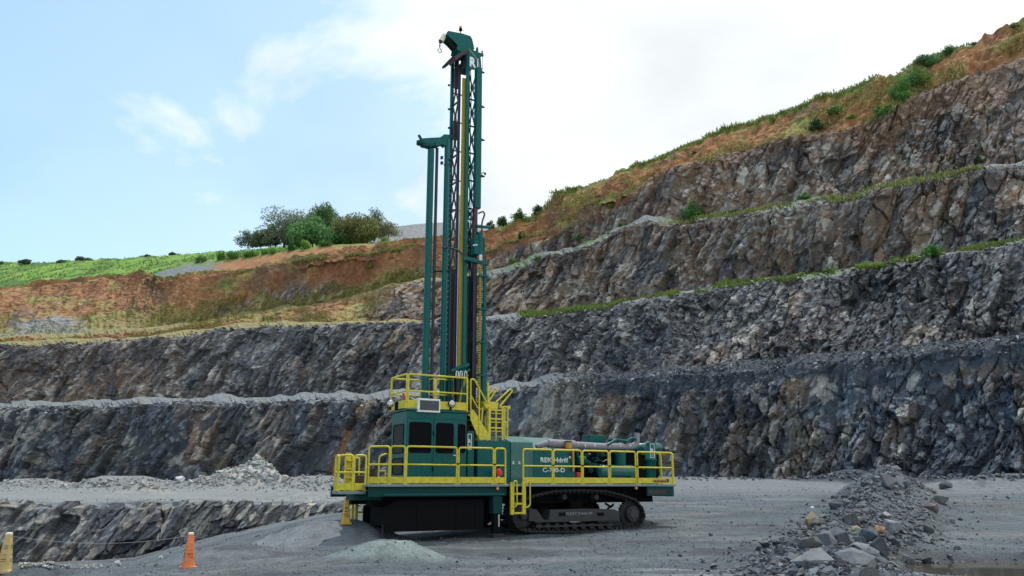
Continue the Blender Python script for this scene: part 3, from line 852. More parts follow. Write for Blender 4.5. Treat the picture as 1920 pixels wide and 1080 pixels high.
for k in range(7):
    xx = LX(760, .6) + k * 1.35
    b.box(xx, xx + .16, 1.1, 2.5, DZ - .5, DZ - .078)
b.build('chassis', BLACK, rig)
b = MB(); b.beam((LX(720, .1), .095, DZ - .30), (LX(945, .1), .095, DZ - .30), .045, .05); b.build('side_trim', TEAL, rig)
for px in (934, 1194):
    b = MB(); x = LX(px, 0); b.cyl((x, .04, DZ - .13), (x, .015, DZ - .13), .045, 12); b.box(x - .04, x + .04, .04, .08, DZ - .17, DZ - .072); b.build('marker_lamp', AMBER, rig)

# ---- guardrails: each panel a bent tube frame, a mid rail and a kick board
RT = LZ(800, 837.5, .05) - DZ
def guardrail(p0, p1, z0=DZ, height=RT, toe=.19, corner=.10, mid=True, r=.03, parent=rig, ends=True):
    """Panel between two local ground points (x,y)."""
    a = Vector((p0[0], p0[1], z0)); c = Vector((p1[0], p1[1], z0)); up = Vector((0, 0, height))
    b = MB(); b.path(arc_path([a, a + up, c + up, c], corner, 5), r)
    if mid:
        m = Vector((0, 0, height * .52)); b.path([a + m, c + m], r * .85)
    o = b.build('guardrail', YEL, parent)
    if toe:
        t = MB(); d = (c - a).normalized() * r
        t.beam(a + d + Vector((0, 0, .03 + toe / 2)), c - d + Vector((0, 0, .03 + toe / 2)), .012, toe)
        t.build('kick_board', YEL, o)
        for q in (a, c):
            MB().box(q.x - .07, q.x + .07, q.y - .05, q.y + .05, z0 + .002, z0 + .016).build('foot_plate', YEL, o)
    return o
yl = .06
for a, c in ((761, 856), (859.5, 925), (928, 947.5), (981, 1036), (1038.5, 1091), (1093.5, 1142), (1145, 1193), (1196.5, 1262)):
    guardrail((LX(a, yl), yl), (LX(c, yl), yl))
xc = LX(1262, yl)
guardrail((xc + .07, .10), (xc + .07, .75)); guardrail((xc + .07, .80), (xc + .07, 2.1)); guardrail((xc + .07, 2.15), (xc + .07, 3.5))
# chamfered front corner
xa = LX(758.5, yl); xb = LX(731, .32); xd = LX(729, .36); xe = LX(690, .85)
guardrail((xa, yl + .01), (xb, .34)); guardrail((xd, .38), (xe, .86))
far = DW - .06
for k in range(5):
    guardrail((5.0 + k * 1.28, far), (5.0 + k * 1.28 + 1.2, far))
clip = MB()
for px in (857.8, 926.4, 1037.2, 1092.2, 1143.5, 1194.8):
    x = LX(px, yl); clip.box(x - .05, x + .05, yl - .05, yl + .03, DZ + .60, DZ + .635)
clip.build('rail_clamp', BLACK, rig)

# ---- lowered front platform
FP = empty('front_platform', (0, 0, 0), 0, rig)
zf = LZ(660, 921, .5)
x0, x1 = LX(631, .75), LX(687, .45)
b = MB(); b.box(x0, x1, .45, 1.15, zf - .085, zf); b.build('platform_floor', DECKM, FP, .006)
b = MB(); b.box(LX(666, .6), LX(716, .6), .6, 1.4, zf - .26, zf - .09); b.build('support_beam', TEAL_D, FP)
xm = LX(662, .5); ph = LZ(670, 853.5, .5) - zf
guardrail((x0 + .04, .72), (xm - .02, .50), zf, ph, .2, parent=FP)
guardrail((xm + .02, .50), (x1 - .03, .47), zf, ph, .2, parent=FP)
guardrail((x0 + .04, 1.05), (xm, 1.05), zf, ph, .2, parent=FP)
guardrail((x0 + .04, .78), (x0 + .04, 1.0), zf, ph, .2, parent=FP)
b = MB(); xs0, xs1 = LX(644, .9), LX(660.5, .9)
b.box(xs0, xs0 + .05, .85, .9, zf, zf + 1.0); b.box(xs1 - .05, xs1, .85, .9, zf, zf + 1.0)
for k in range(4):
    b.box(xs0 + .05, xs1 - .05, .82, 1.0, zf + .12 + k * .25, zf + .16 + k * .25); b.box(xs0 + .05, xs1 - .05, .95, .97, zf + .16 + k * .25, zf + .37 + k * .25)
b.build('folding_steps', YEL, FP)
b = MB(); b.path(arc_path([(LX(672, 1.1), 1.1, zf), (LX(672, 1.1), 1.1, zf + .98), (LX(664, 1.1), 1.1, zf + .98)], .12), .028); b.build('grab_rail', YEL, FP)
b = MB(); b.box(LX(664, .9), LX(684.5, .9), .9, 1.12, zf + .06, zf + .46); b.build('tool_box', MAROON, FP, .02)
b = MB(); b.box(LX(686, 1.5), LX(701, 1.5), 1.5, 1.9, DZ + .16, DZ + .5); b.build('tool_box', MAROON, rig, .02)
b = MB(); xg = LX(709, 1.0)
b.path(arc_path([(xg, 1.0, DZ), (xg, 1.0, DZ + .85), (xg + .25, 1.0, DZ + .92)], .15), .026); b.path([(xg, 1.0, DZ + .4), (xg + .22, 1.0, DZ + .4)], .022); b.path([(xg + .22, 1.0, DZ), (xg + .22, 1.0, DZ + .4)], .022)
b.build('grab_rail', YEL, rig)

# ---- cab
CN, CF = .78, 2.02                                   # near and far wall of the cab
cx0, cx1 = LX(763, CN, 775), LX(875.5, CN, 775)
cz1 = LZ(800, 771.5, CN)
cab = MB().prism([(cx0, CN), (cx1, CN), (cx1, CF), (cx0 - .0, CF)], DZ, cz1, 'z').build('cab', TEAL, rig, .02)
b = MB(); b.box(cx0 - .04, cx1 + .03, CN - .04, CF + .04, cz1 + .002, cz1 + .06); b.build('cab_roof', TEAL, cab, .012)
b = MB(); b.box(cx0 - .02, cx1 + .02, CN - .022, CN - .002, cz1 - .22, cz1 - .19); b.build('drip_rail', TEAL, cab)
def window_near(pxa, pxb, pya, pyb, y, parent, name='window'):
    xa, za = lp(pxa, pyb, y); xb, zb = lp(pxb, pya, y)
    g = MB().prism(rrect(xa, xb, za, zb, .06), y - .006, y + .05).build(name, GLASS, parent)
    ring = MB(); pts = rrect(xa - .012, xb + .012, za - .012, zb + .012, .07)
    ring.path([(p[0], y - .006, p[1]) for p in pts + pts[:1]], .017, 6, False); ring.build('window_seal', BLACK, g)
    return g
doorx0, doorx1 = LX(811, CN), LX(856, CN)
door = MB(); door.box(doorx0, doorx1, CN - .030, CN - .003, DZ + .05, cz1 - .24)
door = door.build('cab_door', TEAL, rig, .012)
b = MB(); b.box(doorx1 - .16, doorx1 - .04, CN - .07, CN - .05, LZ(849, 855, CN), LZ(849, 853, CN)); b.box(doorx1 - .06, doorx1 - .03, CN - .05, CN - .028, LZ(849, 855, CN) - .02, LZ(849, 853, CN) + .03); b.build('door_handle', STEEL, door)
for k in (.4, 1.5):
    b = MB(); b.cyl((doorx0 - .012, CN - .03, DZ + k), (doorx0 - .012, CN - .03, DZ + k + .14), .018); b.build('door_hinge', BLACK, door)
window_near(767.5, 808, 794, 847, CN, cab); window_near(818, 849.5, 795.5, 848, CN - .030, door); window_near(857.5, 871.5, 797, 848, CN, cab)
# end windows towards the front
def window_end(y0, y1, z0, z1):
    g = MB().prism(rrect(y0, y1, z0, z1, .05), cx0 - .006, cx0 + .05, 'x').build('window', GLASS, cab)
    ring = MB(); pts = rrect(y0 - .012, y1 + .012, z0 - .012, z1 + .012, .06)
    ring.path([(cx0 - .006, p[0], p[1]) for p in pts + pts[:1]], .017, 6, False); ring.build('window_seal', BLACK, g)
wz0, wz1 = LZ(767.5, 848, CN), LZ(767.5, 795, CN)
window_end(CN + .22, CF - .20, wz0, wz1); window_end(CN + .22, CF - .22, DZ + .32, DZ + .78)
# narrow cabinet behind the cab with the maker's badge
bx0, bx1 = LX(876.5, CN), LX(888.5, CN)
bz1 = LZ(882, 808, CN)
cabinet = MB(); cabinet.box(bx0, bx1, CN + .01, CF, DZ, bz1); cabinet = cabinet.build('cabinet', TEAL, rig, .012)
def badge(pxa, pxb, pya, pyb, y, parent):
    xa, za = lp(pxa, pyb, y); xb, zb = lp(pxb, pya, y); t = .018; w = xb - xa; h = zb - za
    m = MB(); m.box(xa, xa + t, y - .008, y - .002, za, zb); m.box(xb - t, xb, y - .008, y - .002, za, zb)
    m.box(xa + t, xb - t, y - .008, y - .002, za, za + t); m.box(xa + t, xb - t, y - .008, y - .002, zb - t, zb)
    o = m.build('badge_frame', WHITE, parent)
    text_obj('badge_letter', 'R', xa + w * .16, za + h * .40, w * .68, h * .24, y - .006, WHITE, o, .03)
    m = MB(); m.box(xa + w * .2, xb - w * .2, y - .007, y - .003, za + h * .1, za + h * .32); m.build('badge_panel', LAG, o)
badge(876.5, 884.5, 813.5, 842.5, CN + .008, cabinet)

# ---- cab roof rails
rz0 = cz1 + .065
rh = LZ(800, 703.5, CN) - rz0
rail_pts = [((cx1, CN), (cx0 + .02, CN)), ((cx0 - .02, CN + .03), (cx0 - .02, CF + .1))]
for p, q in rail_pts:
    guardrail(p, q, rz0, rh, .25, corner=.06, r=.032)
B_, C_, D_ = (LX(789, CF + .1, 740), CF + .1), (LX(815, CF - .55, 740), CF - .55), (LX(852, CF - .5, 740), CF - .5)
guardrail((cx0, CF + .12), B_, rz0, rh, .12); guardrail((B_[0] + .03, B_[1]), C_, rz0, rh, 0); guardrail((C_[0] + .04, C_[1]), D_, rz0, rh, 0)
# air conditioner hung on the near rail
ax0, az0 = lp(783.5, 772, CN - .12); ax1, az1 = lp(826, 748.5, CN - .12)
ac = MB(); ac.box(ax0, ax1, CN - .12, CN + .28, az0, az1); ac = ac.build('air_conditioner', WHITE, rig, .015)
b = MB(); b.box(ax0 + .06, ax1 - .05, CN - .128, CN - .121, az0 + .06, az1 - .06); g = b.build('grille', GREYP, ac)
b = MB()
for k in range(12):
    z = az0 + .075 + k * (az1 - az0 - .15) / 11
    b.box(ax0 + .065, ax1 - .055, CN - .138, CN - .129, z - .004, z + .004)
b.build('grille_fins', BLACK, g)
def headlight(px, py, y, dirx):
    x, z = lp(px, py, y)
    h = MB(); h.lathe((x, y + .10, z), (x + dirx * .05, y - .06, z), [(0, .03), (.03, .09), (.12, .125), (.15, .125)], 16)
    h = h.build('headlight', BLACK, rig)
    l = MB(); l.lathe((x + dirx * .045, y - .049, z), (x + dirx * .05, y - .06, z), [(0, .115), (.012, .105), (.03, .05)], 16); l.build('lens', STEEL, h)
    s = MB(); s.box(x - .03, x + .03, y + .02, y + .06, z - .2, z - .11); s.build('bracket', BLACK, h)
headlight(846, 757, CN - .06, .3); headlight(733, 757, CN + .8, -.9)
b = MB(); x, z = lp(757, 749, 1.5); b.box(x - .03, x + .03, 1.5, 1.56, rz0 + .01, z + .2); b.build('warning_tag', REDP, rig)
b = MB(); b.box(LX(740, 1.5), LX(757, 1.5), 1.45, 1.75, rz0 + .01, rz0 + .28); b.build('wiper_tank', BLACK, rig, .02)

# ---- housings behind the cab
HN = .80
hx0, hx1 = LX(895, HN), LX(958, HN); hz = LZ(930, 826.5, HN)
b = MB(); b.box(hx0, hx1, HN, 2.7, DZ, hz); b.build('compressor_housing', TEAL, rig, .015)
b = MB(); b.box(bx1 + .002, hx0 - .002, HN + .3, 2.4, DZ, hz - .05); b.build('dark_gap_fill', BLACK, rig)  # black fill between the housings, its colour giving the shade of the gap
b = MB(); xx = LX(893, HN + .2); b.path([(xx, HN + .22, DZ + .02), (xx + .04, HN + .2, DZ + .35), (xx - .02, HN + .24, DZ + .9), (xx, HN + .28, DZ + 1.25)], .028); b.build('hose', BLACK, rig)
h2x0, h2x1 = LX(958.3, HN - .04), LX(1000, HN - .04); h2z = LZ(980, 829, HN - .04)
b = MB()
zt = LZ(975, 821, 2.3)
b.prism([(HN - .04, DZ), (2.65, DZ), (2.65, zt - .15), (2.3, zt), (1.7, zt), (HN - .04, h2z)], h2x0, h2x1, 'x'); b.build('fan_housing', TEAL_G, rig, .015)
ex0, ex1 = LX(1000.3, HN), LX(1078.5, HN); ez = LZ(1040, 841.5, HN)
ehouse = MB().box(ex0, ex1, HN, 2.75, DZ, ez).build('engine_housing', TEAL, rig, .015)
b = MB(); b.prism([(HN + .35, ez + .002), (2.6, ez + .002), (2.6, LZ(1020, 821, 2.5)), (2.2, LZ(1020, 821, 2.2))], ex0 + .01, LX(1046, 1.8), 'x'); b.build('sloped_hood', TEAL_G, rig, .01)
b = MB(); xs = LX(1000.3, HN) ; b.box(ex0 + .42, ex0 + .428, HN - .004, HN - .001, DZ + .05, ez - .05); b.build('panel_seam', BLACK, ehouse)
x, z = lp(1013.3, 867, HN); x2, z2 = lp(1064.2, 858.5, HN)
text_obj('lettering', 'REICHdrill', x, z, x2 - x, z2 - z, HN - .006, WHITE, ehouse, .02)
x, z = lp(1017.5, 885.5, HN); x2, z2 = lp(1058.8, 877.2, HN)
text_obj('lettering', 'C-700-D', x, z, x2 - x, z2 - z, HN - .006, WHITE, ehouse, .02)
x, z = lp(1067, 859, HN); b = MB(); b.box(x, x + .07, HN - .006, HN - .001, z, z + .06); b.build('sticker', WHITE, ehouse)
x, z = lp(1065, 854, HN); b = MB(); b.box(x, x + .14, HN - .006, HN - .001, z, z + .12); b.build('sticker', MAROON, ehouse)
for px in (960.5, 972):
    x, z = lp(px, 870, HN - .04); b = MB(); b.box(x, x + .08, HN - .046, HN - .041, z, z + .03); b.box(x + .01, x + .06, HN - .046, HN - .041, z + .045, z + .09); b.build('sticker', WHITE, rig)

# ---- engine bay
eb = MB(); eb.box(LX(1085, 1.7), LX(1205, 1.7), 1.7, 2.6, DZ, LZ(1150, 846, 1.7)); eb.build('engine_block', BLACK, rig, .03)  # black boxes here and below supply the dark interior behind the engine parts
b = MB(); b.box(LX(1196, 1.9), LX(1236, 1.9), 1.9, 3.0, DZ, LZ(1200, 846, 1.9)); b.build('radiator', BLACK, rig, .02)
def pipe(name, pts, r, mat, rr=.12, parent=rig, n=12):
    return MB().path(arc_path(pts, rr, 5), r, n).build(name, mat, parent)
ye = 1.15
p0, p1, p2 = L3(1005, 837, ye), L3(1026, 831, ye), L3(1079, 834, ye)
mu = MB(); mu.lathe(p0, p1, [(0, .06), (.05, .09), ((Vector(p1) - Vector(p0)).length, .115)], 18); mu.build('intake_duct', LAG, rig)
mu = MB(); ln = (Vector(p2) - Vector(p1)).length
mu.lathe(p1, p2, [(0, .10), (.02, .145), (.06, .15), (ln * .5, .15), (ln * .5 + .02, .156), (ln * .5 + .04, .15), (ln - .05, .15), (ln, .12)], 20); mu.build('muffler', LAG, rig)
pipe('exhaust_pipe', [p2, L3(1140, 837.5, ye), L3(1186, 837, ye), L3(1193.5, 833, ye), L3(1194.5, 812, ye)], .115, LAG, .3, n=16)
b = MB()
for px in (1094, 1112, 1139, 1160, 1178):
    a = Vector(L3(px, 836.5, ye)); b.cyl(a - Vector((.025, 0, 0)), a + Vector((.025, 0, 0)), .124, 16)
b.build('pipe_band', STEEL, rig)
b = MB(); a = Vector(L3(1194.5, 812, ye)); b.cone(a, a + Vector((.03, 0, .16)), .10, .085); b.build('rain_cap', BLACK, rig)
b = MB(); a = Vector(L3(1089, 813, 2.2)); b.cyl(a - Vector((0, .05, 0)), a + Vector((.02, .05, 0)), .075, 12); b.path([a, a - Vector((0, 0, .45))], .025); b.build('mirror_post', BLACK, rig)
x0_, z0_ = lp(1106, 829, 1.9); x1_, z1_ = lp(1135, 816, 1.9); b = MB(); b.box(x0_, x1_, 1.9, 2.4, z0_ - .4, z1_); b.build('header_tank', TEAL, rig, .02)
x0_, z0_ = lp(1066, 841, HN - .1); x1_, z1_ = lp(1077, 829, HN - .1)
b = MB(); b.cyl(((x0_ + x1_) / 2, HN + .1, z0_), ((x0_ + x1_) / 2, HN + .1, z1_), (x1_ - x0_) / 2); o = b.build('filter_canister', ORNG, rig)
b = MB(); b.cyl(((x0_ + x1_) / 2, HN + .1, z1_), ((x0_ + x1_) / 2, HN + .1, z1_ + .05), (x1_ - x0_) / 2 + .01); b.build('canister_cap', TEAL, o)
xq = LX(1075.3, HN - .06); b = MB(); b.box(xq - .03, xq + .03, HN - .09, HN - .03, LZ(1075, 884, HN), z0_ + .02); b.build('dipstick_tube', ORNG, rig)
# air receiver on its side
ta, tb = Vector(L3(1122, 884, 1.0)), Vector(L3(1190, 884, 1.0)); tr = .232; tl = (tb - ta).length
b = MB(); b.lathe(ta, tb, [(0, .05), (.02, .12), (.06, .18), (.12, .217), (.2, tr), (tl - .2, tr), (tl - .12, .217), (tl - .06, .18), (tl - .02, .12), (tl, .05)], 28); o = b.build('air_receiver', TEAL_G, rig)
b = MB(); b.box(ta.x + .25, ta.x + .32, 1.0 - .15, 1.15, DZ, 884 and ta.z - .18); b.box(tb.x - .32, tb.x - .25, .85, 1.15, DZ, ta.z - .18); b.build('saddle', TEAL_D, o)
va = Vector(L3(1163, 872, 1.35)); vb = Vector(L3(1163, 833, 1.35))
b = MB(); vl = (vb - va).length + .2; va = va - Vector((0, 0, .2)); b.lathe(va, vb, [(0, .20), (vl - .12, .21), (vl - .05, .18), (vl, .10)], 20); b.build('oil_separator', TEAL, rig)
wa = Vector(L3(1220, 897, 1.0)); wb = Vector(L3(1220, 830, 1.0)); wl_ = (wb - wa).length
b = MB(); b.lathe(wa, wb, [(0, .16), (.1, .19), (wl_ * .48, .19), (wl_ * .48 + .01, .225), (wl_ * .53, .225), (wl_ * .53 + .01, .20), (wl_ - .05, .20), (wl_, .17)], 20); vess = b.build('air_cleaner', TEAL, rig)
b = MB(); b.cyl(wa - Vector((0, 0, wa.z - DZ)), wa, .12); b.build('pedestal', TEAL_D, vess)
badge(1219.5, 1226.5, 832, 858.5, .80 - .005, vess)
da = Vector(L3(1180, 840, 1.7)); db = Vector(L3(1240, 839, 1.7)); dl = (db - da).length
b = MB(); b.lathe(da, db, [(0, .1), (.05, .17), (dl - .17, .19), (dl - .08, .165), (dl - .03, .11), (dl, .03)], 24); b.build('water_tank', TEAL_G, rig)
pipe('coolant_pipe', [L3(1140, 834, 1.0), L3(1155, 824, 1.0), L3(1178, 828, 1.0)], .05, TEAL); pipe('coolant_pipe', [L3(1163, 834, 1.2), L3(1174, 828, 1.1), L3(1186, 821, 1.05), L3(1192, 824, 1.05)], .055, TEAL)
pipe('coolant_pipe', [L3(1140, 826, 1.5), L3(1150, 824, 1.3), L3(1160, 826, 1.3)], .05, TEAL); b = MB(); a = Vector(L3(1160, 821, 1.3)); b.cyl(a, a - Vector((0, 0, .22)), .055); b.build('valve', MAROON, rig)
pipe('turbo_duct', [L3(1080, 864, 1.05), L3(1092, 862, 1.0), L3(1104, 868, 1.0), L3(1108, 884, 1.1)], .085, TEAL_D, .3)
b = MB(); a = Vector(L3(1082, 862, .98)); b.cyl(a, a + Vector((.32, 0, 0)), .14, 18); b.build('turbo_housing', TEAL, rig)
b = MB(); a = Vector(L3(1082, 850, 1.0)); b.cyl(a - Vector((0, 0, .15)), a + Vector((0, 0, .12)), .07, 12); b.build('fuel_filter', TEAL_D, rig)
b = MB(); a = Vector(L3(1083, 892, .95)); b.cyl(a - Vector((0, 0, .1)), a + Vector((0, 0, .12)), .12, 14); b.build('oil_can', REDP, rig)
random.seed(21)
for k in range(16):
    px = random.uniform(1096, 1146); py = random.uniform(846, 890); q = L3(px, py, random.uniform(1.1, 1.6))
    q2 = (q[0] + random.uniform(-.5, .5), q[1] + random.uniform(-.1, .3), q[2] + random.uniform(-.35, .25)); mid_ = ((q[0] + q2[0]) / 2, q[1] - .12, max(q[2], q2[2]) + .08)
    pipe('hose', [q, mid_, q2], random.choice((.016, .022, .03)), random.choice((TEAL, TEAL_D, BLACK, STEEL)), .2, n=8)
for k in range(7):
    px = random.uniform(1098, 1140); a = Vector(L3(px, random.uniform(850, 884), random.uniform(1.25, 1.6))); s_ = random.uniform(.06, .13)
    MB().box(a.x - s_, a.x + s_, a.y, a.y + .3, a.z - s_ * .8, a.z + s_ * .8).build('engine_fitting', random.choice((TEAL, TEAL_D, BLACK)), rig, .02)
for px in (1222, 1227.5):
    a = L3(px, 905, .9); MB().box(a[0] - .03, a[0] + .03, .9, .93, DZ, DZ + .38).build('bracket', YEL, rig)
# stickers on the rear kick board and bumper
xa, za = lp(1226, 904.5, .03); xb, zb = lp(1250, 899, .03)
b = MB(); b.box(xa, xb, .038, .042, za, zb); o = b.build('warning_sticker', ORNG, rig)
b = MB()
for k in range(9):
    x = xa + .02 + k * (xb - xa - .04) / 9; b.box(x, x + .03, .033, .037, za + .015, za + .055 + .02 * (k % 2))
b.build('sticker_print', BLACK, o)
b = MB(); b.box(LX(1251, .03), LX(1254.5, .03), .038, .042, za + .01, LZ(1250, 897.8, .03)); b.build('warning_sticker', MAROON, rig)
xa, za = lp(1217, 925, .055); xb, zb = lp(1250, 919.5, .055); b = MB()
for k in range(8):
    x = xa + k * (xb - xa) / 8; w = (xb - xa) / 8 * .72
    b.box(x, x + .022, .054, .058, za, zb); b.box(x + .022, x + w, .054, .058, zb - .025, zb)
    b.box(x + .022, x + w, .054, .058, za + (.0 if k % 3 else .04), za + (.025 if k % 3 else .065))
b.build('red_print', paint('faded_red', (.20, .012, .02), .6), rig)

# ---- boarding ladder on the near side
lad = empty('boarding_ladder', (0, 0, 0), 0, rig); ly = -.06
zb_ = LZ(965, 965, ly)
for a, c in ((956.8, 963.6), (978.8, 985.2)):
    xa, xb = LX(a, ly), LX(c, ly); MB().box(xa, xb, ly - .035, ly + .035, zb_, DZ + .06).build('ladder_stile', YEL, lad, .008)
for py in (926, 944.5, 962):
    z = LZ(970, py, ly); MB().box(LX(963.8, ly), LX(978.6, ly), ly - .045, ly + .045, z - .03, z + .03).build('rung', YEL, lad, .006)
for a, c in ((961.5, 967), (985, 991.5)):
    xa, xb = LX(a, ly), LX(c, ly)
    MB().path(arc_path([(xa, ly - .08, DZ - .05), (xa, ly - .08, DZ + .10), (xb, ly - .08, DZ + .10), (xb, ly - .08, LZ(a, 948, ly)), (xa - .05, ly - .04, LZ(a, 953, ly))], .07), .022).build('hand_loop', YEL, lad)

# ---- stairs and hinged access platform beside the mast
st = empty('stairs', (0, 0, 0), 0, rig)
ys = 1.0
def poly(pts, y): return [lp(px, py, y) for px, py in pts]
SP_ = [(881.4, 767), (888, 769), (917, 815.5), (919.3, 824.5), (898, 824.5), (881.4, 786)]
MB().prism(poly(SP_, ys), ys - .02, ys + .0).build('stringer', YEL, st)
MB().prism([(x, z) for x, z in poly(SP_, ys)], ys + .55, ys + .57).build('stringer', YEL, st)
for k in range(5):
    x, z = lp(884 + 5.8 * k, 778 + 9.5 * k, ys); MB().box(x - .12, x + .14, ys + .002, ys + .548, z - .02, z + .02).build('stair_tread', YEL, st)
for yy in (ys - .02, ys + .59):
    P_ = lambda px, py: (lp(px, py, ys)[0], yy, lp(px, py, ys)[1])
    MB().path(arc_path([P_(882, 768), P_(882, 711), P_(889, 711.5), P_(912, 755)], .12), .03).path([P_(898, 730), P_(898, 824)], .03).path([P_(882, 741), P_(895, 765), P_(898, 765)], .025).build('stair_handrail', YEL, st)
ap = empty('access_platform', (0, 0, 0), 0, rig); ya = 1.05
x0_, z0_ = lp(905, 765.5, ya); x1_, z1_ = lp(933, 754, ya)
MB().prism([(x0_, z1_), (x0_ + .12, z0_), (x1_, z0_), (x1_ + .05, z1_ - .02), (x1_ - .02, z1_)], ya, ya + .7).build('platform_box', YEL, ap, .01)
for px, w in ((917.5, .045), (942, .03)):
    x, z = lp(px, 765, ya); MB().box(x - w, x + w, ya - .03, ya + .03, LZ(px, 825, ya), z + .05).build('ladder_stile', YEL, ap)
for px in (914, 930, 946):
    x, z = lp(px, 765, ya + .6); MB().box(x - .03, x + .03, ya + .58, ya + .62, LZ(px, 825, ya), z).build('ladder_stile', YEL, ap)
for py in (768.5, 785, 802):
    x, z = lp(919.5, py, ya); MB().box(x, LX(941, ya, py), ya - .035, ya + .035, z - .025, z + .025).build('rung', YEL, ap)
    x, z = lp(916, py + 6, ya + .6); MB().box(x, LX(945, ya + .6, py), ya + .585, ya + .615, z - .02, z + .02).build('rung', YEL, ap)
MB().path(arc_path([L3(936, 763, ya), L3(952, 763, ya), L3(951, 824, ya)], .1), .03).path([L3(942, 792, ya), L3(951, 792, ya)], .022).build('hand_loop', YEL, ap)
x, z = lp(954, 764, ya); MB().box(x - .05, x + .04, ya - .05, ya + .05, z - .05, z + .06).build('latch', YEL, ap)
MB().path(arc_path([L3(930, 754, ya), L3(957, 729, ya), L3(961, 733, ya), L3(937, 762, ya)], .06), .03).build('swing_arm', YEL, ap)
MB().path(arc_path([L3(909, 750, ya + .3), L3(927.5, 726.5, ya + .3), L3(931, 730, ya + .3), L3(917, 752, ya + .3)], .06), .028).build('swing_arm', YEL, ap)
MB().beam(L3(914.5, 717, ya), L3(915.5, 756, ya), .07, .05).build('platform_post', YEL, ap)
MB().path(arc_path([L3(900, 768, ya + .1), L3(906, 764, ya + .1), L3(914, 751, ya + .1)], .1), .024).path([L3(905, 765, ya), L3(902, 800, ya), L3(899, 824, ya)], .03).path([L3(910, 780, ya + .2), L3(910, 824, ya + .2)], .024).build('brace_tube', YEL, ap)

# ---- mast
mast = empty('mast', (0, 0, 0), 0, rig)
PY = 300
zb0 = DZ + .25
def top(px, py, y): return LZ(px, py, y)
ya_, yb_, yc_, yd_ = 2.35, 1.85, 1.30, 1.30
xA, xB, xC = LX(845, ya_, PY), LX(859, yb_, PY), LX(875, yc_, PY)
xD = LX(895, yd_, PY)
zA, zC, zD = top(845, 112, ya_), top(875, 100, yc_), top(895, 128, yd_)
MB().box(xA - .055, xA + .055, ya_ - .055, ya_ + .055, zb0, zA).build('mast_chord', TEAL, mast, .008)
MB().box(xB - .04, xB + .04, yb_ - .04, yb_ + .04, zb0, top(859, 125, yb_)).build('mast_chord', PURP, mast)
MB().box(xC - .06, xC + .06, yc_ - .06, yc_ + .06, zb0, zC).build('mast_chord', TEAL, mast, .008)
MB().box(xD - .12, xD + .115, yd_ - .12, yd_ + .10, top(895, 392, yd_), zD).build('mast_chord', TEAL, mast, .03)
xDd = LX(892, yd_, PY)
MB().box(xDd - .075, xDd + .06, yd_ - .08, yd_ + .08, zb0, top(895, 392, yd_) - .004).build('mast_chord', PURP, mast)
xE = xD - .05
MB().box(xE - .06, xE + .06, ya_ - .06, ya_ + .06, zb0, zD).build('mast_chord', TEAL_D, mast)
pitch = 1.06
def lattice(pa, pb, z0, z1, mat, w=.052, t=.045, name='lattice_brace'):
    k = 0; z = z0
    while z < z1 - .2:
        zn = min(z + pitch, z1); a0 = (pa[0], pa[1], z); b0 = (pb[0], pb[1], z)
        MB().beam(a0, b0, t, w * 1.2).build('lattice_strut', mat, mast)
        a1, b1 = (pa[0], pa[1], zn), (pb[0], pb[1], zn)
        MB().beam(a0, b1, t, w).build(name, mat, mast); MB().beam((b0[0], b0[1] + .002, b0[2]), (a1[0], a1[1] + .002, a1[2]), t * .9, w).build(name, mat, mast)
        zm = (z + zn) / 2; c_ = ((pa[0] + pb[0]) / 2, (pa[1] + pb[1]) / 2, zm)
        d_ = Vector((pb[0] - pa[0], pb[1] - pa[1], 0)).normalized()
        MB().beam(Vector(c_) - d_ * .07, Vector(c_) + d_ * .07, t * .8, .14).build('gusset', mat, mast)
        z = zn
zl0 = top(850, 505, ya_)
lattice((xA + .03, ya_ - .04), (xB - .02, yb_ + .03), zl0, zA - .5, PURP)
lattice((xC + .06, yc_), (xD - .11, yd_), top(885, 392, yd_), zD - .35, TEAL_D, .045, .035)
lattice((xC + .05, yc_ + .02), (xDd - .07, yd_ + .02), top(885, 690, yd_), top(885, 392, yd_), TEAL_D, .045, .035)
for k in range(11):
    z = top(850, 690, ya_) + k * 1.06 * 1.1
    MB().beam((xA + .05, ya_ + .01, z), (xE - .05, ya_ + .01, z), .035, .04).build('lattice_strut', PURP, mast)
# feed chain guide, rod and bolts
MB().box(LX(865, 1.42, PY), LX(871.2, 1.42, PY), 1.40, 1.46, top(868, 695, 1.42), top(868, 146, 1.42)).build('cable_track', YEL_D, mast)
xr = LX(862.6, 1.62, PY); MB().cyl((xr, 1.62, top(862, 690, 1.6)), (xr, 1.62, top(862, 366, 1.6)), .022).build('feed_rod', STEEL, mast)
xk = LX(854.5, 2.0, PY)
for (pya, pyb) in ((165, 128), (262, 228), (700, 505)):
    MB().box(xk - .11, xk + .10, 1.99, 2.05, top(854, pya, 2.0), top(854, pyb, 2.0)).build('mast_plate', PURP, mast)
MB().box(xA + .06, xB + .02, 1.95, 2.30, top(850, 150, 2.1), top(850, 112, 2.1)).build('mast_plate', PURP, mast)
MB().box(xB + .045, xC - .065, 1.40, 1.80, top(868, 128, 1.6), top(868, 101, 1.6)).build('mast_plate', PURP, mast)
MB().box(xA + .06, xB - .045, 1.92, 1.98, top(854, 690, 2.0), top(854, 520, 2.0)).build('mast_plate', PURP, mast)
bz = np.linspace(top(845, 690, ya_), top(845, 290, ya_), 42)
b = MB()
for z in bz:
    b.box(xA - .045, xA - .02, ya_ - .075, ya_ - .056, z - .02, z + .02)
b.build('bolt_row', STEEL, mast)
b = MB()
for py in (135, 200, 262, 330):
    x, z = lp(902.5, py, yd_); b.cone((x, yd_, z), (x + .14, yd_, z), .06, .02, 8)
b.build('side_lug', TEAL_D, mast)
b = MB()
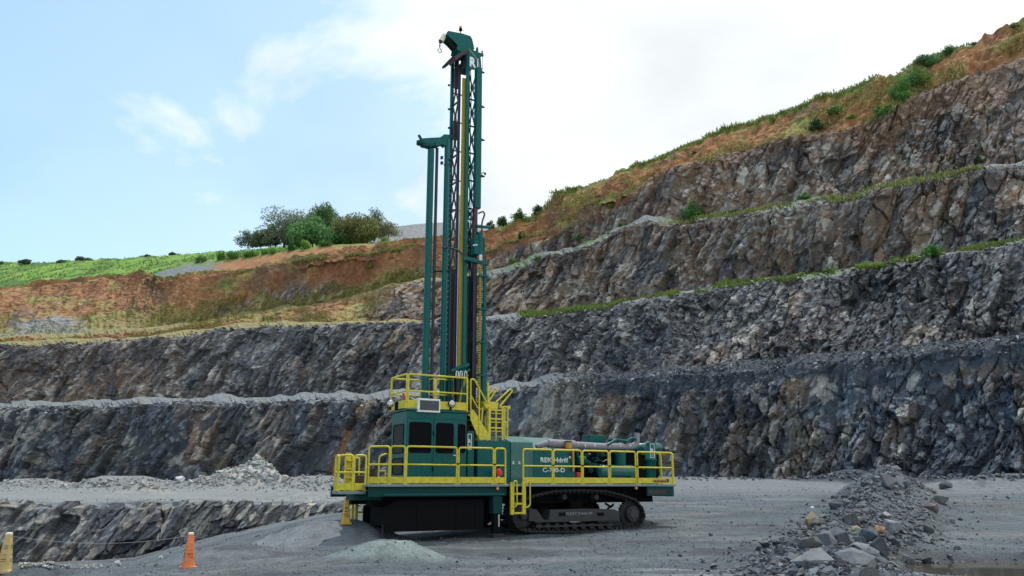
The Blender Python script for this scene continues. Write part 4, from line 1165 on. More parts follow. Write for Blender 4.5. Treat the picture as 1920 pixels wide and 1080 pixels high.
for py in (160, 205, 240, 300):
    x, z = lp(842.5, py, ya_); b.box(x - .05, x + .02, ya_ - .03, ya_ + .03, z - .03, z + .03)
b.build('side_lug', TEAL_D, mast)
x, z = lp(903, 325, yd_); MB().path([(x, yd_, z), (x + .08, yd_, z + .05), (x + .14, yd_, z)], .02).box(x + .12, x + .17, yd_ - .03, yd_ + .03, z - .03, z + .05).build('sheave_arm', PURP, mast)
# crown, head plate and jib
yh = 1.24
MB().prism(poly([(878.5, 131), (878.5, 96), (886, 94), (898, 99), (906, 101.5), (906, 106), (900.5, 107), (902.5, 131)], yh), yh - .03, yh).build('head_plate', TEAL, mast)
x, z = lp(880.4, 124.5, yh - .03); x2, z2 = lp(892.5, 109.5, yh - .03)
text_obj('head_letter', 'R', x, z, x2 - x, z2 - z, yh - .038, WHITE, mast, .05)
x3 = LX(894.3, yh, 110); MB().box(x2 + .05, x2 + .09, yh - .042, yh - .032, z, z2).build('head_letter', WHITE, mast)
JIB = [(834, 65), (837.5, 61), (864, 66), (879, 70.8), (882.5, 77), (886.5, 95), (879, 99), (862, 100), (853.5, 96), (855, 87.5), (846, 77.5), (836, 69)]
for yy in (1.36, 1.86):
    MB().prism(poly(JIB, 1.5), yy, yy + .03).build('jib_plate', TEAL, mast)
MB().prism(poly([(836, 66.5), (838, 62.5), (864, 67.5), (876, 71.5), (872, 78), (850, 75)], 1.5), 1.392, 1.858).build('jib_web', TEAL_D, mast)
MB().prism(poly([(839.5, 118.5), (839.5, 114), (853, 101), (872, 96.5), (876, 98.5), (860, 104), (846, 116)], 1.9), 1.9, 2.4).build('crown_plate', TEAL_D, mast)
MB().prism(poly([(846, 112), (862, 101), (880, 99), (880, 106), (862, 109), (850, 118)], 1.6), 1.335, 1.88).build('crown_plate', PURP, mast)
MB().box(xA, xE, 1.45, 2.3, zC - .32, zC - .25).build('crown_beam', TEAL_D, mast)
MB().beam(L3(839, 78, 1.3), L3(850.5, 93.5, 1.3), .16, .13, (1, 0, .6)).build('floodlight', BLACK, mast)
hk = empty('hoist_hook', (0, 0, 0), 0, mast)
a, c = Vector(L3(833.5, 66, 1.6)), Vector(L3(826.5, 77.5, 1.6))
MB().cone(a, c, .09, .10, 14).build('line_guard', CREAMP, hk); d_ = (c - a).normalized()
MB().cone(c, c + d_ * .08, .075, .05, 10).build('swivel', PURP, hk)
b = MB(); q = c + d_ * .08
for k in range(3):
    b.cyl(q + Vector((0, 0, -.08 * k)), q + Vector((0, 0, -.08 * k - .06)), .03 if k % 2 else .018, 8)
b.build('chain', PURP, hk); q = q - Vector((0, 0, .32))
MB().path([q + Vector((.075 * math.sin(t), 0, .075 * math.cos(t))) for t in np.linspace(0, 5.6, 16)], .02).build('hook', STEEL, hk)
a = Vector(L3(863.3, 70, 1.6)); zt_ = LZ(863.3, 57, 1.6)
bc = MB().cyl(a, (a.x, a.y, zt_), .018, 8).build('beacon', BLACK, mast)
MB().cone((a.x, a.y, zt_), (a.x, a.y, zt_ + .09), .075, .055).build('beacon_base', BLACK, bc)
MB().lathe((a.x, a.y, zt_ + .092), (a.x, a.y, zt_ + 1), [(0, .055), (.07, .052), (.10, .03), (.11, .008)], 14).build('beacon_lens', AMBER, bc)
a = Vector(L3(894.5, 98, 1.3)); MB().cyl(a, a + Vector((0, 0, .16)), .045, 10).cyl(a + Vector((0, 0, .16)), a + Vector((0, 0, .21)), .03, 8).build('sheave_pin', TEAL_D, mast)
a = Vector(L3(904, 101, 1.3)); MB().cyl(a, a + Vector((0, 0, .12)), .03, 8).build('sheave_pin', TEAL_D, mast)
MB().path([L3(880, 92, 1.15), L3(896, 113, 1.15), L3(899.5, 125, 1.15)], .008, 6).build('cable', STEEL, mast)
MB().cyl(L3(905, 103, 1.3), L3(905, 130, 1.3), .012, 6).build('cable', STEEL, mast)
# rotary head and hoses on the rear side
rh_ = empty('rotary_head', (0, 0, 0), 0, mast)
x0_, z0_ = lp(886, 478, 1.15); x1_, z1_ = lp(898, 448, 1.15)
MB().box(x0_, x1_, 1.0, 1.5, z0_, z1_).build('gear_case', TEAL, rh_, .03)
for px, pa, pb, r in ((900.5, 477, 437, .10), (907, 478, 446, .05), (893, 450, 441, .08)):
    MB().cyl(L3(px, pa, 1.05), L3(px, pb, 1.05), r, 14).build('drive_motor', TEAL, rh_)
MB().cyl(L3(900.5, 489, 1.05), L3(900.5, 478, 1.05), .075).build('valve_block', STEEL, rh_)
x, z = lp(887, 461, .995); b = MB()
for k in range(4):
    b.box(x + k * .045, x + k * .045 + .03, .985, .995, z + .012 * k, z + .05 + .012 * k)
b.build('stencil_print', WHITE, rh_)
pipe('hose', [L3(897, 400, 1.2), L3(906, 396, 1.2), L3(909, 402, 1.2), L3(903, 418, 1.15), L3(904, 440, 1.1)], .03, PURP, .3, rh_)
pipe('hose', [L3(883, 405, 1.2), L3(889, 430, 1.1), L3(897, 440, 1.1)], .03, PURP, .3, rh_); pipe('hose', [L3(890, 447, 1.05), L3(890, 436, 1.05), L3(895, 434, 1.05), L3(899, 440, 1.05)], .03, TEAL, .2, rh_)
for px in (902, 907, 910.5):
    pipe('hose', [L3(px, 480, 1.08), L3(px + .5, 520, 1.08), L3(px, 560, 1.08)], .02, PURP, .3, rh_)
MB().cyl(L3(893, 424, 1.2), L3(920, 426.5, 1.2), .055).build('guide_arm', TEAL, mast)
MB().path(arc_path([L3(829, 464.5, 1.5), L3(845, 464, 1.45), L3(860, 470, 1.3), L3(877, 486, 1.1)], .3), .035).build('guide_arm', PURP, mast)
MB().beam(L3(871, 484, 1.1), L3(915.5, 495, 1.1), .12, .13).build('guide_arm', TEAL, mast)
for px in (879.5, 882.5):
    pts = [L3(px + 1.2 * math.sin(i * 1.3), 130 + i * 38, 1.25) for i in range(17)]
    pipe('mast_hose', pts, .016, random.choice((BLACK, PURP)), .3, mast, 6)
# lower hoses and dust duct
xh = LX(899.5, 1.08, 600); zt_, zb_2 = LZ(899, 500, 1.08), LZ(899, 752, 1.08)
MB().cyl((xh, 1.08, zb_2), (xh, 1.08, zt_), .05, 12).build('spiral_hose', YEL_D, mast)
b = MB()
for k in range(56):
    z = zb_2 + (zt_ - zb_2) * k / 56; b.cyl((xh - .006, 1.08, z), (xh + .006, 1.08, z + .02), .057, 12) if False else b.lathe((xh, 1.08, z), (xh, 1.08, z + 1), [(0, .05), (.01, .058), (.022, .05)], 12)
b.build('hose_guard', BLACK, mast)
xt = LX(907.8, 1.08, 600)
MB().cyl((xt, 1.08, LZ(908, 752, 1.08)), (xt, 1.08, LZ(908, 640, 1.08)), .10, 16).cyl((xt, 1.08, LZ(908, 640, 1.08) + .002), (xt + .01, 1.08, zt_), .068, 14).build('feed_cylinder', TEAL, mast)
b = MB()
for py in (518, 580, 642, 704):
    z = LZ(905, py, 1.08); b.box(xh - .06, xt + .12, .97, 1.2, z - .03, z + .03)
b.build('cylinder_clamp', TEAL, mast)
MB().box(LX(876, 1.4, 600), LX(893, 1.4, 600), 1.36, 1.7, zb0, LZ(885, 520, 1.4)).build('mast_plate', PURP, mast)
MB().box(LX(866, 1.3, 740), LX(896, 1.3, 740), 1.42, 2.5, DZ, LZ(880, 700, 1.4)).build('mast_base', TEAL_D, mast, .02)
b = MB()
for i, (px, py) in enumerate(((852, 694), (860, 690), (868, 688), (874, 686), (876, 696), (866, 698))):
    a = Vector(L3(px, py, 1.25)); b.cyl(a - Vector((.08, 0, .05)), a + Vector((.09, 0, .05)), .06 + .015 * (i % 2), 10)
b.build('breakout_wrench', TEAL, mast)
b = MB()
for px in (856.5, 863.5, 872):
    a = Vector(L3(px, 699, 1.2)); b.path(arc_path([a - Vector((.03, 0, .14)), a + Vector((-.02, 0, .05)), a + Vector((.05, 0, .05)), a + Vector((.06, 0, -.12))], .05), .028)
b.build('hydraulic_fitting', STEEL, mast)
pipe('hose', [L3(876, 702, 1.2), L3(868, 725, 1.3), L3(861, 760, 1.35)], .055, YEL_D, .3, mast)
for px in (840, 846, 853, 858):
    pipe('hose', [L3(px, 692, 1.5), L3(px + random.uniform(-4, 4), 720, 1.35), L3(px + random.uniform(-3, 3), 768, 1.4)], .035, random.choice((BLACK, PURP, TEAL_D)), .3, mast)

# ---- drill rod rack in front of the mast
rk = empty('rod_rack', (0, 0, 0), 0, rig); yr = 1.7
zr0 = cz1 + .07
def vtube(pxa, pxb, pyt, name, mat, y=yr):
    xa, xb = LX(pxa, y, 500), LX(pxb, y, 500); MB().cyl(((xa + xb) / 2, y, zr0), ((xa + xb) / 2, y, LZ(pxa, pyt, y)), (xb - xa) / 2, 18).build(name, mat, rk)
vtube(796.5, 808.5, 278, 'rod_sleeve', TEAL); vtube(811.5, 817, 276, 'drill_rod', LAG if False else PURP, yr + .1); vtube(829, 837, 256, 'rack_post', TEAL)
MB().prism(poly([(787, 264), (789, 261.5), (823, 259.5), (830, 254), (840, 254.5), (840, 259), (836, 262), (833, 276), (828, 272), (818, 276), (800, 274), (789, 268)], yr), yr - .12, yr + .12).build('rack_head', TEAL, rk)
for px, py in ((788, 268), (795, 272), (803, 274), (812, 273)):
    a = Vector(L3(px, py, yr)); MB().cyl(a - Vector((0, 0, .06)), a + Vector((0, 0, .06)), .14, 14).build('rod_cup', TEAL_D, rk)
MB().beam(L3(785, 253, yr), L3(790, 262, yr), .06, .08).build('rack_catch', TEAL_D, rk)
MB().beam(L3(833, 257, yr), L3(846, 256, 2.2), .10, .10).build('rack_arm', TEAL, rk)
MB().beam(L3(816, 509, yr), L3(842, 508, 2.2), .09, .06).build('rack_arm', TEAL_D, rk)
MB().beam(L3(833, 309, yr), L3(845, 308, 2.2), .05, .05).build('rack_arm', PURP, rk)
for py in (296, 306):
    a = Vector(L3(830, py, yr)); MB().box(a.x - .07, a.x, yr - .05, yr + .05, a.z - .05, a.z + .05).build('rack_lug', TEAL_D, rk)

# ---- undercarriage
def track(y0, y1, lettering):
    tr_ = empty('track', (0, 0, 0), 0, rig)
    ref = .3
    loop = [(958, 966), (960, 981), (966, 993), (976, 999.5), (990, 1002.5), (1030, 1003.5), (1078, 1003.5), (1130, 1002), (1164, 999.5), (1190, 996), (1200, 988), (1206.5, 974), (1202, 958), (1188, 943), (1164, 934.5), (1133, 927), (1085, 925.5), (1039, 927), (1005, 934), (975, 943), (961, 952)]
    pts = [Vector((p[0], 0, p[1])) for p in poly(loop, ref)]
    zmin = min(p.z for p in pts)
    pts = [Vector((p.x, 0, max(p.z - zmin, 0) * 1.0 + .10)) for p in pts]
    cl = pts + [pts[0]]
    seg = [(cl[i + 1] - cl[i]).length for i in range(len(pts))]; tot = sum(seg); ns = int(tot / .185)
    def pos(s):
        s %= tot
        for i, l in enumerate(seg):
            if s <= l: return cl[i].lerp(cl[i + 1], s / l)
            s -= l
        return cl[-1]
    sm = MB(); w = y1 - y0
    sm.box(-.085, .085, 0, w, -.012, .022); sm.box(-.075, -.045, 0, w, -.05, -.0125); sm.box(.03, .055, 0, w, -.04, -.0125); sm.box(-.06, .06, w * .35, w * .65, .0225, .09)
    sme = sm.mesh('track_shoe')
    for k in range(ns):
        p = pos(k * tot / ns); q = pos(k * tot / ns + .09); r_ = pos(k * tot / ns - .09); d = q - r_
        o = link('track_shoe', sme, IRON, tr_); o.location = (p.x, y0, p.z); o.rotation_euler = (0, -math.atan2(d.z, d.x), 0)
    sx, sz = lp(1185, 969, ref); sz += .0
    sz = sz - zmin + .10
    b = MB(); n = 22; ring = []
    for i in range(n * 2):
        r = .46 if i % 2 else .40; ring.append((sx + r * math.cos(math.pi * i / n), sz + r * math.sin(math.pi * i / n)))
    b.prism(ring, y0 + w * .40, y0 + w * .60); b.build('sprocket', IRON, tr_)
    MB().cyl((sx, y0 + .04, sz), (sx, y1 - .04, sz), .26, 22).cyl((sx, y0 + .0, sz), (sx, y0 + .04, sz), .16, 18).build('final_drive', FRAME, tr_)
    b = MB()
    for i in range(8):
        a = math.tau * i / 8; b.cyl((sx + .21 * math.cos(a), y0 + .02, sz + .21 * math.sin(a)), (sx + .21 * math.cos(a), y0 + .045, sz + .21 * math.sin(a)), .025, 6)
    b.build('hub_bolts', IRON, tr_)
    ix, iz = lp(981, 973, ref); iz = iz - zmin + .10
    MB().lathe((ix, y0 + w * .3, iz), (ix, y1, iz), [(0, .30), (.01, .42), (w * .15, .42), (w * .15 + .01, .45), (w * .25, .45), (w * .25 + .01, .42), (w * .4 - .01, .42), (w * .4, .3)], 26).cyl((ix, y0 + .05, iz), (ix, y1 - .05, iz), .13, 16).build('idler', IRON, tr_)
    zo = .10 - zmin
    fr = [(x, z + zo) for x, z in poly([(990, 961), (1003, 961), (1010, 968), (1018, 981), (1027, 981), (1030, 962.5), (1100, 960), (1150, 961), (1160, 966), (1160, 983), (990, 984)], ref)]
    tf = MB().prism(fr, y0 + .06, y1 - .06).build('track_frame', FRAME, tr_, .012)
    xa, za = lp(1001, 985, ref); xb = LX(1152, ref, 985); MB().box(xa, xb, y0 + .03, y0 + .16, za + zo - .02, za + zo + .02).build('frame_rail', FRAME, tr_)
    xa, za = lp(1005, 994, ref); xb = LX(1150, ref, 994); MB().box(xa, xb, y0 + .10, y0 + .14, za + zo - .03, za + zo + .02).build('rock_guard', FRAME, tr_)
    rm = MB().lathe((0, y0 + w * .22, 0), (0, y1, 0), [(0, .07), (.01, .11), (w * .14, .11), (w * .15, .085), (w * .42, .085), (w * .43, .11), (w * .56, .11), (w * .57, .07)], 14).mesh('track_roller')
    for k in range(9):
        x, z = lp(1012 + k * 16.5, 992, ref); o = link('track_roller', rm, FRAME, tr_); o.location = (x, 0, z + zo - .02)
    for px in (1060, 1120):
        x, z = lp(px, 931, ref); MB().cyl((x, y0 + .15, z + zo - .13), (x, y1 - .15, z + zo - .13), .09, 12).build('carrier_roller', IRON, tr_)
    for px in (1046, 1118):
        xa, za = lp(px, 974, ref); xb, zb = lp(px + 12, 967, ref); MB().box(xa, xb, y0 + .050, y0 + .058, za + zo, zb + zo).build('frame_slot', BLACK, tr_)
    if lettering:
        x, z = lp(1059.5, 973, ref); x2, z2 = lp(1108, 965.8, ref)
        text_obj('lettering', 'REICHdrill', x, z + zo, x2 - x, z2 - z, y0 + .052, WHITE if False else LAG, tf, .02)
    MB().beam((LX(1085, ref), y0 + .3, .9), (LX(1085, ref), 1.0 if y0 < 1.8 else 2.6, 1.15), .5, .3).build('axle_arm', BLACK, tr_)
track(.18, .78, True); track(2.82, 3.42, False)
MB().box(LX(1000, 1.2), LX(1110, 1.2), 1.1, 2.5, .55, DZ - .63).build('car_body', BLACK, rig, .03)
MB().path([L3(1135, 944, 1.0), L3(1146, 951, 1.0), L3(1150, 945, 1.0)], .04).path([L3(1139, 954, 1.0), L3(1149, 947, 1.0)], .04).build('hose', BLACK, rig)
# dust curtain round the drill hole
cur = empty('dust_curtain', (0, 0, 0), 0, rig); yk = .35
xk0, zk0 = lp(721, 998, yk); xk1 = LX(905, yk, 998); zk1 = LZ(740, 938, yk)
MB().prism([(xk0, zk0), (xk1, zk0), (xk1, zk1), (xk0 + .42, zk1), (xk0, zk1 - .22)], yk, yk + .02).build('curtain_panel', BLACK, cur)
MB().prism([(xk0, zk0), (xk1, zk0), (xk1, zk1), (xk0 + .42, zk1), (xk0, zk1 - .22)], yk + 1.9, yk + 1.92).build('curtain_panel', BLACK, cur)
MB().box(xk0, xk0 + .02, yk + .022, yk + 1.25, zk0 + .17, zk1 - .2).build('curtain_panel', BLACK, cur)
MB().prism([(xk0, zk1 - .218), (xk0 + .42, zk1 + .004), (xk0 + .42, zk1 + .024), (xk0, zk1 - .198)], yk, yk + 1.9).build('curtain_top', BLACK, cur)
for k in (2, 6, 8):
    x = xk0 + .35 + k * .33; MB().box(x, x + .30, yk - .016 - .004 * (k % 2), yk - .004, zk0 - .0, zk1 - .05).build('rubber_flap', BLACK, cur)
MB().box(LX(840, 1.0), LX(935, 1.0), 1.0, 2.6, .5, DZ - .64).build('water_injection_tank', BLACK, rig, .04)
def jack(px0, px1, y, feet):
    j = empty('levelling_jack', (0, 0, 0), 0, rig); xa, xb = LX(px0, y), LX(px1, y); xm_ = (xa + xb) / 2
    MB().box(xa - .02, xb + .02, y, y + .28, .75, DZ - .08).build('jack_sleeve', TEAL_D, j, .01)
    MB().box(xa + .03, xb - .03, y + .04, y + .24, .14, .748).build('jack_tube', BLACK if True else STEEL, j)
    MB().cyl((xm_ + .05, y + .02, .35), (xm_ + .05, y + .02, .72), .03).build('jack_rod', STEEL, j)
    MB().box(xa - .05, xb + .05, y - .06, y + .34, .0, .138).build('jack_foot', IRON, j, .02)
jack(926, 941, .15, 1); jack(1010, 1022, 3.0, 1)
j = empty('levelling_jack', (0, 0, 0), 0, rig)
for px, w in ((721.5, 5), (729, 2), (733.5, 5), (740, 5)):
    a = LX(px - w / 2, .55); c = LX(px + w / 2, .55); MB().cyl(((a + c) / 2, .55, 0.02), ((a + c) / 2, .55, .5), max((c - a) / 2, .02), 10).build('jack_rod', IRON, j)
MB().box(LX(718, .5), LX(744, .5), .42, .70, 0.0, .04).build('jack_foot', IRON, j)
# yellow stand under the far front corner
yy = 2.6
b = MB(); xa, xb = LX(671.5, yy), LX(695, yy); zt_ = LZ(680, 938, yy)
b.box(xa - .04, xa + .04, yy, yy + .08, .12, zt_); b.box(xb - .04, xb + .04, yy, yy + .08, .45, zt_); b.box(xa + .041, xb - .041, yy + .01, yy + .07, zt_ - .12, zt_ - .02)
b.box(xa - .13, xa - .06, yy + .1, yy + .16, .55, zt_); b.box(xa + .041, xb - .041, yy + .01, yy + .07, .75, .81); b.build('far_side_ladder', YEL, rig)

# ---- fire extinguisher on the walkway
x, z = lp(935, 893, .45)
fx = empty('fire_extinguisher', rig.matrix_world @ Vector((0, 0, 0)), 0)
wp = Vector((O.x + cu_ * x - su_ * .45, O.y + su_ * x + cu_ * .45, DZ))
fx.location = wp; fx.rotation_euler = (0, 0, RZ)
tag(fx, 'red fire extinguisher in a black holder standing on the deck behind the yellow rail', 'fire extinguisher')
zq = LZ(935, 877, .45) - DZ
MB().lathe((0, 0, .22), (0, 0, 1), [(0, .10), (.02, .105), (zq - .34, .105), (zq - .27, .06), (zq - .24, .03)], 18).build('bottle', REDP, fx)
MB().box(-.13, .15, -.11, .12, .0, .26).build('holder', BLACK, fx, .015); MB().box(-.125, -.02, -.118, -.112, .12, .24).build('holder_label', WHITE, fx)
MB().cyl((0, 0, zq - .02), (0, 0, zq + .03), .03, 10).box(-.02, .10, -.012, .012, zq + .03, zq + .05).build('valve_handle', BLACK, fx)
# ================================================================ keep every rig piece within thing > part > sub-part
def depth(o):
    n = 0
    while o.parent: o = o.parent; n += 1
    return n
for o in list(rig.children_recursive):
    while depth(o) > 2:
        o.parent = o.parent.parent
for n_ in ('grille_fins', 'bolt_row', 'hub_bolts', 'sticker_print', 'stencil_print', 'red_print', 'hose_guard'):
    for o in COL.objects:
        if o.name.split('.')[0] == n_: o['kind'] = 'stuff'

# ================================================================ loose rock
def ground_hit(px, py, y0=8.0, y1=140.0, n=1500):
    Y = np.geomspace(y0, y1, n); P = at(px, py, Y)
    below = P[:, 2] <= gz(P[:, 0], P[:, 1])
    i = int(np.argmax(below)) if below.any() else len(Y) - 1
    return float(P[i, 0]), float(Y[i])
def hull(seed, n=13, flat=1.0):
    r = random.Random(seed); bm_ = bmesh.new()
    for _ in range(n):
        v = Vector((r.gauss(0, 1), r.gauss(0, 1), r.gauss(0, 1))).normalized()
        v = Vector((max(-.72, min(.72, v.x)), max(-.75, min(.75, v.y)), max(-.7, min(.7, v.z)))) * r.uniform(.85, 1.05)
        bm_.verts.new((v.x, v.y * .8, v.z * flat))
    res = bmesh.ops.convex_hull(bm_, input=bm_.verts)
    bmesh.ops.delete(bm_, geom=[g for g in res['geom_interior'] if isinstance(g, bmesh.types.BMVert)], context='VERTS')
    bmesh.ops.bevel(bm_, geom=bm_.edges[:], offset=.035, segments=1, affect='EDGES', clamp_overlap=True)
    bmesh.ops.triangulate(bm_, faces=bm_.faces[:])
    me = bpy.data.meshes.new('boulder'); bm_.to_mesh(me); bm_.free()
    return me
import bmesh
def boulder_mat():
    m, nt, b = new_mat('boulder_rock'); L = nt.links
    oi = N(nt, 'ShaderNodeObjectInfo'); co = N(nt, 'ShaderNodeTexCoord')
    n1 = N(nt, 'ShaderNodeTexNoise'); n1.inputs['Scale'].default_value = 2.2; n1.inputs['Detail'].default_value = 9; n1.inputs['Roughness'].default_value = .7
    L.new(co.outputs['Object'], n1.inputs['Vector'])
    mr = N(nt, 'ShaderNodeMapRange'); mr.inputs['From Min'].default_value = .25; mr.inputs['From Max'].default_value = .75; mr.inputs['To Min'].default_value = .55; mr.inputs['To Max'].default_value = 1.4
    L.new(n1.outputs[0], mr.inputs['Value'])
    sc = N(nt, 'ShaderNodeVectorMath', operation='SCALE'); L.new(oi.outputs['Color'], sc.inputs[0]); L.new(mr.outputs[0], sc.inputs['Scale'])
    L.new(sc.outputs[0], b.inputs['Base Color']); b.inputs['Roughness'].default_value = .8; b.inputs['Specular IOR Level'].default_value = .3
    bp = N(nt, 'ShaderNodeBump'); bp.inputs['Strength'].default_value = .6; bp.inputs['Distance'].default_value = .12
    L.new(n1.outputs[0], bp.inputs['Height']); L.new(bp.outputs[0], b.inputs['Normal'])
    return m
M_BOULD = boulder_mat()
HULLS = [hull(100 + i, 12 + i % 5, (.55, .75, .95)[i % 3]) for i in range(15)]
SLABS = [hull(200 + i, 12, .30) for i in range(5)]
for me in HULLS + SLABS: me.materials.append(M_BOULD)
def rock(X, Y, size, colour, label, group, me=None, rot=None, sink=.25, z=None, stretch=(1, 1, 1)):
    o = bpy.data.objects.new('boulder', me or random.choice(HULLS)); COL.objects.link(o)
    o.scale = (size * .62 * stretch[0], size * .62 * stretch[1], size * .62 * stretch[2])
    o.rotation_euler = rot or (random.uniform(-.5, .5), random.uniform(-.5, .5), random.uniform(0, 6.28))
    o.location = (X, Y, (float(gz(X, Y)) if z is None else z) + size * .35 * (1 - 2 * sink))
    o.color = (*colour, 1)
    tag(o, label, 'boulder', group); return o
GR = [(.100, .113, .127), (.08, .09, .102), (.12, .132, .143), (.145, .154, .163), (.066, .074, .083), (.128, .129, .126)]
NOTE = [(1531, 990, 40, (.25, .205, .12), 'tan leaning boulder on the near flank of the rubble berm', HULLS[2], (.5, .9, .6)),
        (1651, 1000, 26, (.36, .20, .10), 'small rust orange stone beside a pale block low on the rubble berm', HULLS[4], (.2, .1, .9)),
        (1676, 998, 40, (.24, .255, .27), 'broad pale grey block beside the rust orange stone on the berm', HULLS[1], (.1, .3, .2)),
        (1743, 999, 30, (.08, .083, .085), 'dark pyramid shaped boulder lying by itself off the east side of the berm', HULLS[2], (.1, .1, 1.2)),
        (1747, 958, 27, (.16, .12, .125), 'reddish grey boulder at the east foot of the rubble berm', HULLS[4], None),
        (1767, 945, 30, (.15, .155, .155), 'angular mid grey boulder lying behind the reddish one at the berm foot', HULLS[7], None),
        (1774, 918, 27, (.09, .095, .10), 'dark rounded boulder at the far eastern foot of the berm', HULLS[10], None),
        (1664, 911, 36, (.12, .128, .137), 'large dark grey boulder high on the far part of the berm', HULLS[5], None),
        (1693, 914, 32, (.16, .17, .18), 'wedge shaped grey boulder next to the large dark one high on the berm', HULLS[8], (.4, -.7, .5)),
        (1662, 972, 27, (.26, .27, .275), 'pale flat slab lying on the middle of the rubble berm', SLABS[0], (.25, -.2, .4)),
        (1520, 1066, 80, (.17, .183, .192), 'very large grey slab at the near end of the rubble berm', SLABS[1], (.35, -.15, .3)),
        (1605, 1064, 80, (.155, .168, .18), 'very large slab right of the other very large slab at the near berm end', SLABS[2], (.4, .15, -.2)),
        (1611, 1036, 48, (.20, .215, .225), 'flat grey slab resting above the two very large ones', SLABS[3], (.1, .05, .3)),
        (1524, 955, 9, (.75, .77, .76), 'tiny bright white stone on the western shoulder of the berm', None, None),
        (1605, 996, 26, (.28, .24, .155), 'flat tan stone half buried in the middle of the berm', SLABS[4], None),
        (1597, 984, 32, (.115, .115, .11), 'brownish dark block standing above the flat tan stone', HULLS[11], None),
        (1435, 1027, 26, (.13, .13, .13), 'dark block at the western tip of the rubble berm', HULLS[3], None),
        (1460, 1032, 22, (.21, .21, .205), 'pale grey block beside the dark one at the western tip of the berm', HULLS[6], None),
        (222, 1060, 17, (.60, .60, .57), 'white square block on the ground left of the orange cone', HULLS[9], None),
        (300, 1048, 9, (.5, .5, .47), 'small white stone close to the left of the orange cone', None, None),
        (300, 896, 15, (.50, .47, .42), 'round cream boulder at the foot of the west face', HULLS[12], None),
        (336, 904, 19, (.55, .55, .53), 'whitish boulder right of the round cream one at the foot of the west face', HULLS[13], None),
        (357, 906, 12, (.48, .48, .46), 'small pale boulder beside the whitish one at the foot of the west face', HULLS[0], None),
        (305, 890, 16, (.42, .42, .41), 'flat pale boulder behind the round cream one at the foot of the west face', SLABS[2], None)]
random.seed(5)
for px, py, s, c, lab, me, rot in NOTE:
    X, Y = ground_hit(px, py)
    rock(X, Y, s * Y / F * 1.0, c, lab, 'boulders named one by one' if False else None, me, rot, .22)
def berm_pt(r):
    t = r.random() ** .8 * (len(BERM) - 1); k = min(int(t), len(BERM) - 2); f = t - k
    a, b_ = BERM[k], BERM[k + 1]; c = a + (b_ - a) * f
    d = (b_[:2] - a[:2]); d /= np.hypot(*d); n_ = np.array((-d[1], d[0]))
    off = r.gauss(0, .46) * c[3]
    return c[0] + n_[0] * off, c[1] + n_[1] * off, abs(off) / c[3]
rr = random.Random(31)
for k in range(210):
    X, Y, o_ = berm_pt(rr)
    s = min(.13 + rr.expovariate(1 / .12), .6) * (.62 + .014 * Y)
    rock(X, Y, s, rr.choice(GR), 'grey angular boulder among the many heaped in the rubble berm right of the rig', 'boulders heaped in the rubble berm', rr.choice(HULLS + SLABS[:3]), None, .2)
for k in range(16):
    px = 1490 + 250 * rr.random(); X, Y = ground_hit(px, rr.uniform(1018, 1078))
    rock(X, Y, rr.uniform(22, 52) * Y / F, rr.choice(GR), 'grey flat slab tumbled among others at the near end of the rubble berm', 'slabs at the near end of the berm', rr.choice(SLABS + HULLS[:3]), (rr.uniform(-.5, .5), rr.uniform(-.5, .5), rr.uniform(0, 6)), .2)
for k in range(110):
    px = 478 + rr.gauss(0, 52); py = 882 + rr.gauss(0, 17)
    if abs(px - 486) > 12 + (py - 836) * 1.5 or py > 905 or py < 836: continue
    X, Y = ground_hit(px, py, 60)
    rock(X, Y, rr.uniform(.4, 1.15), rr.choice([(.42, .43, .42), (.5, .5, .48), (.32, .34, .35), (.45, .43, .38)]), 'pale broken block in the white rockfall heap under the west face', 'pale blocks of the rockfall heap', None, None, .2)
for k in range(34):
    px = rr.uniform(40, 420); X, Y = ground_hit(px, rr.uniform(903, 916), 60)
    rock(X, Y, rr.uniform(.3, .8), rr.choice([(.34, .35, .34), (.26, .27, .28), (.42, .41, .38)]), 'grey stone in the low rubble bank along the foot of the west face', 'stones of the low rubble bank', None, None, .2)

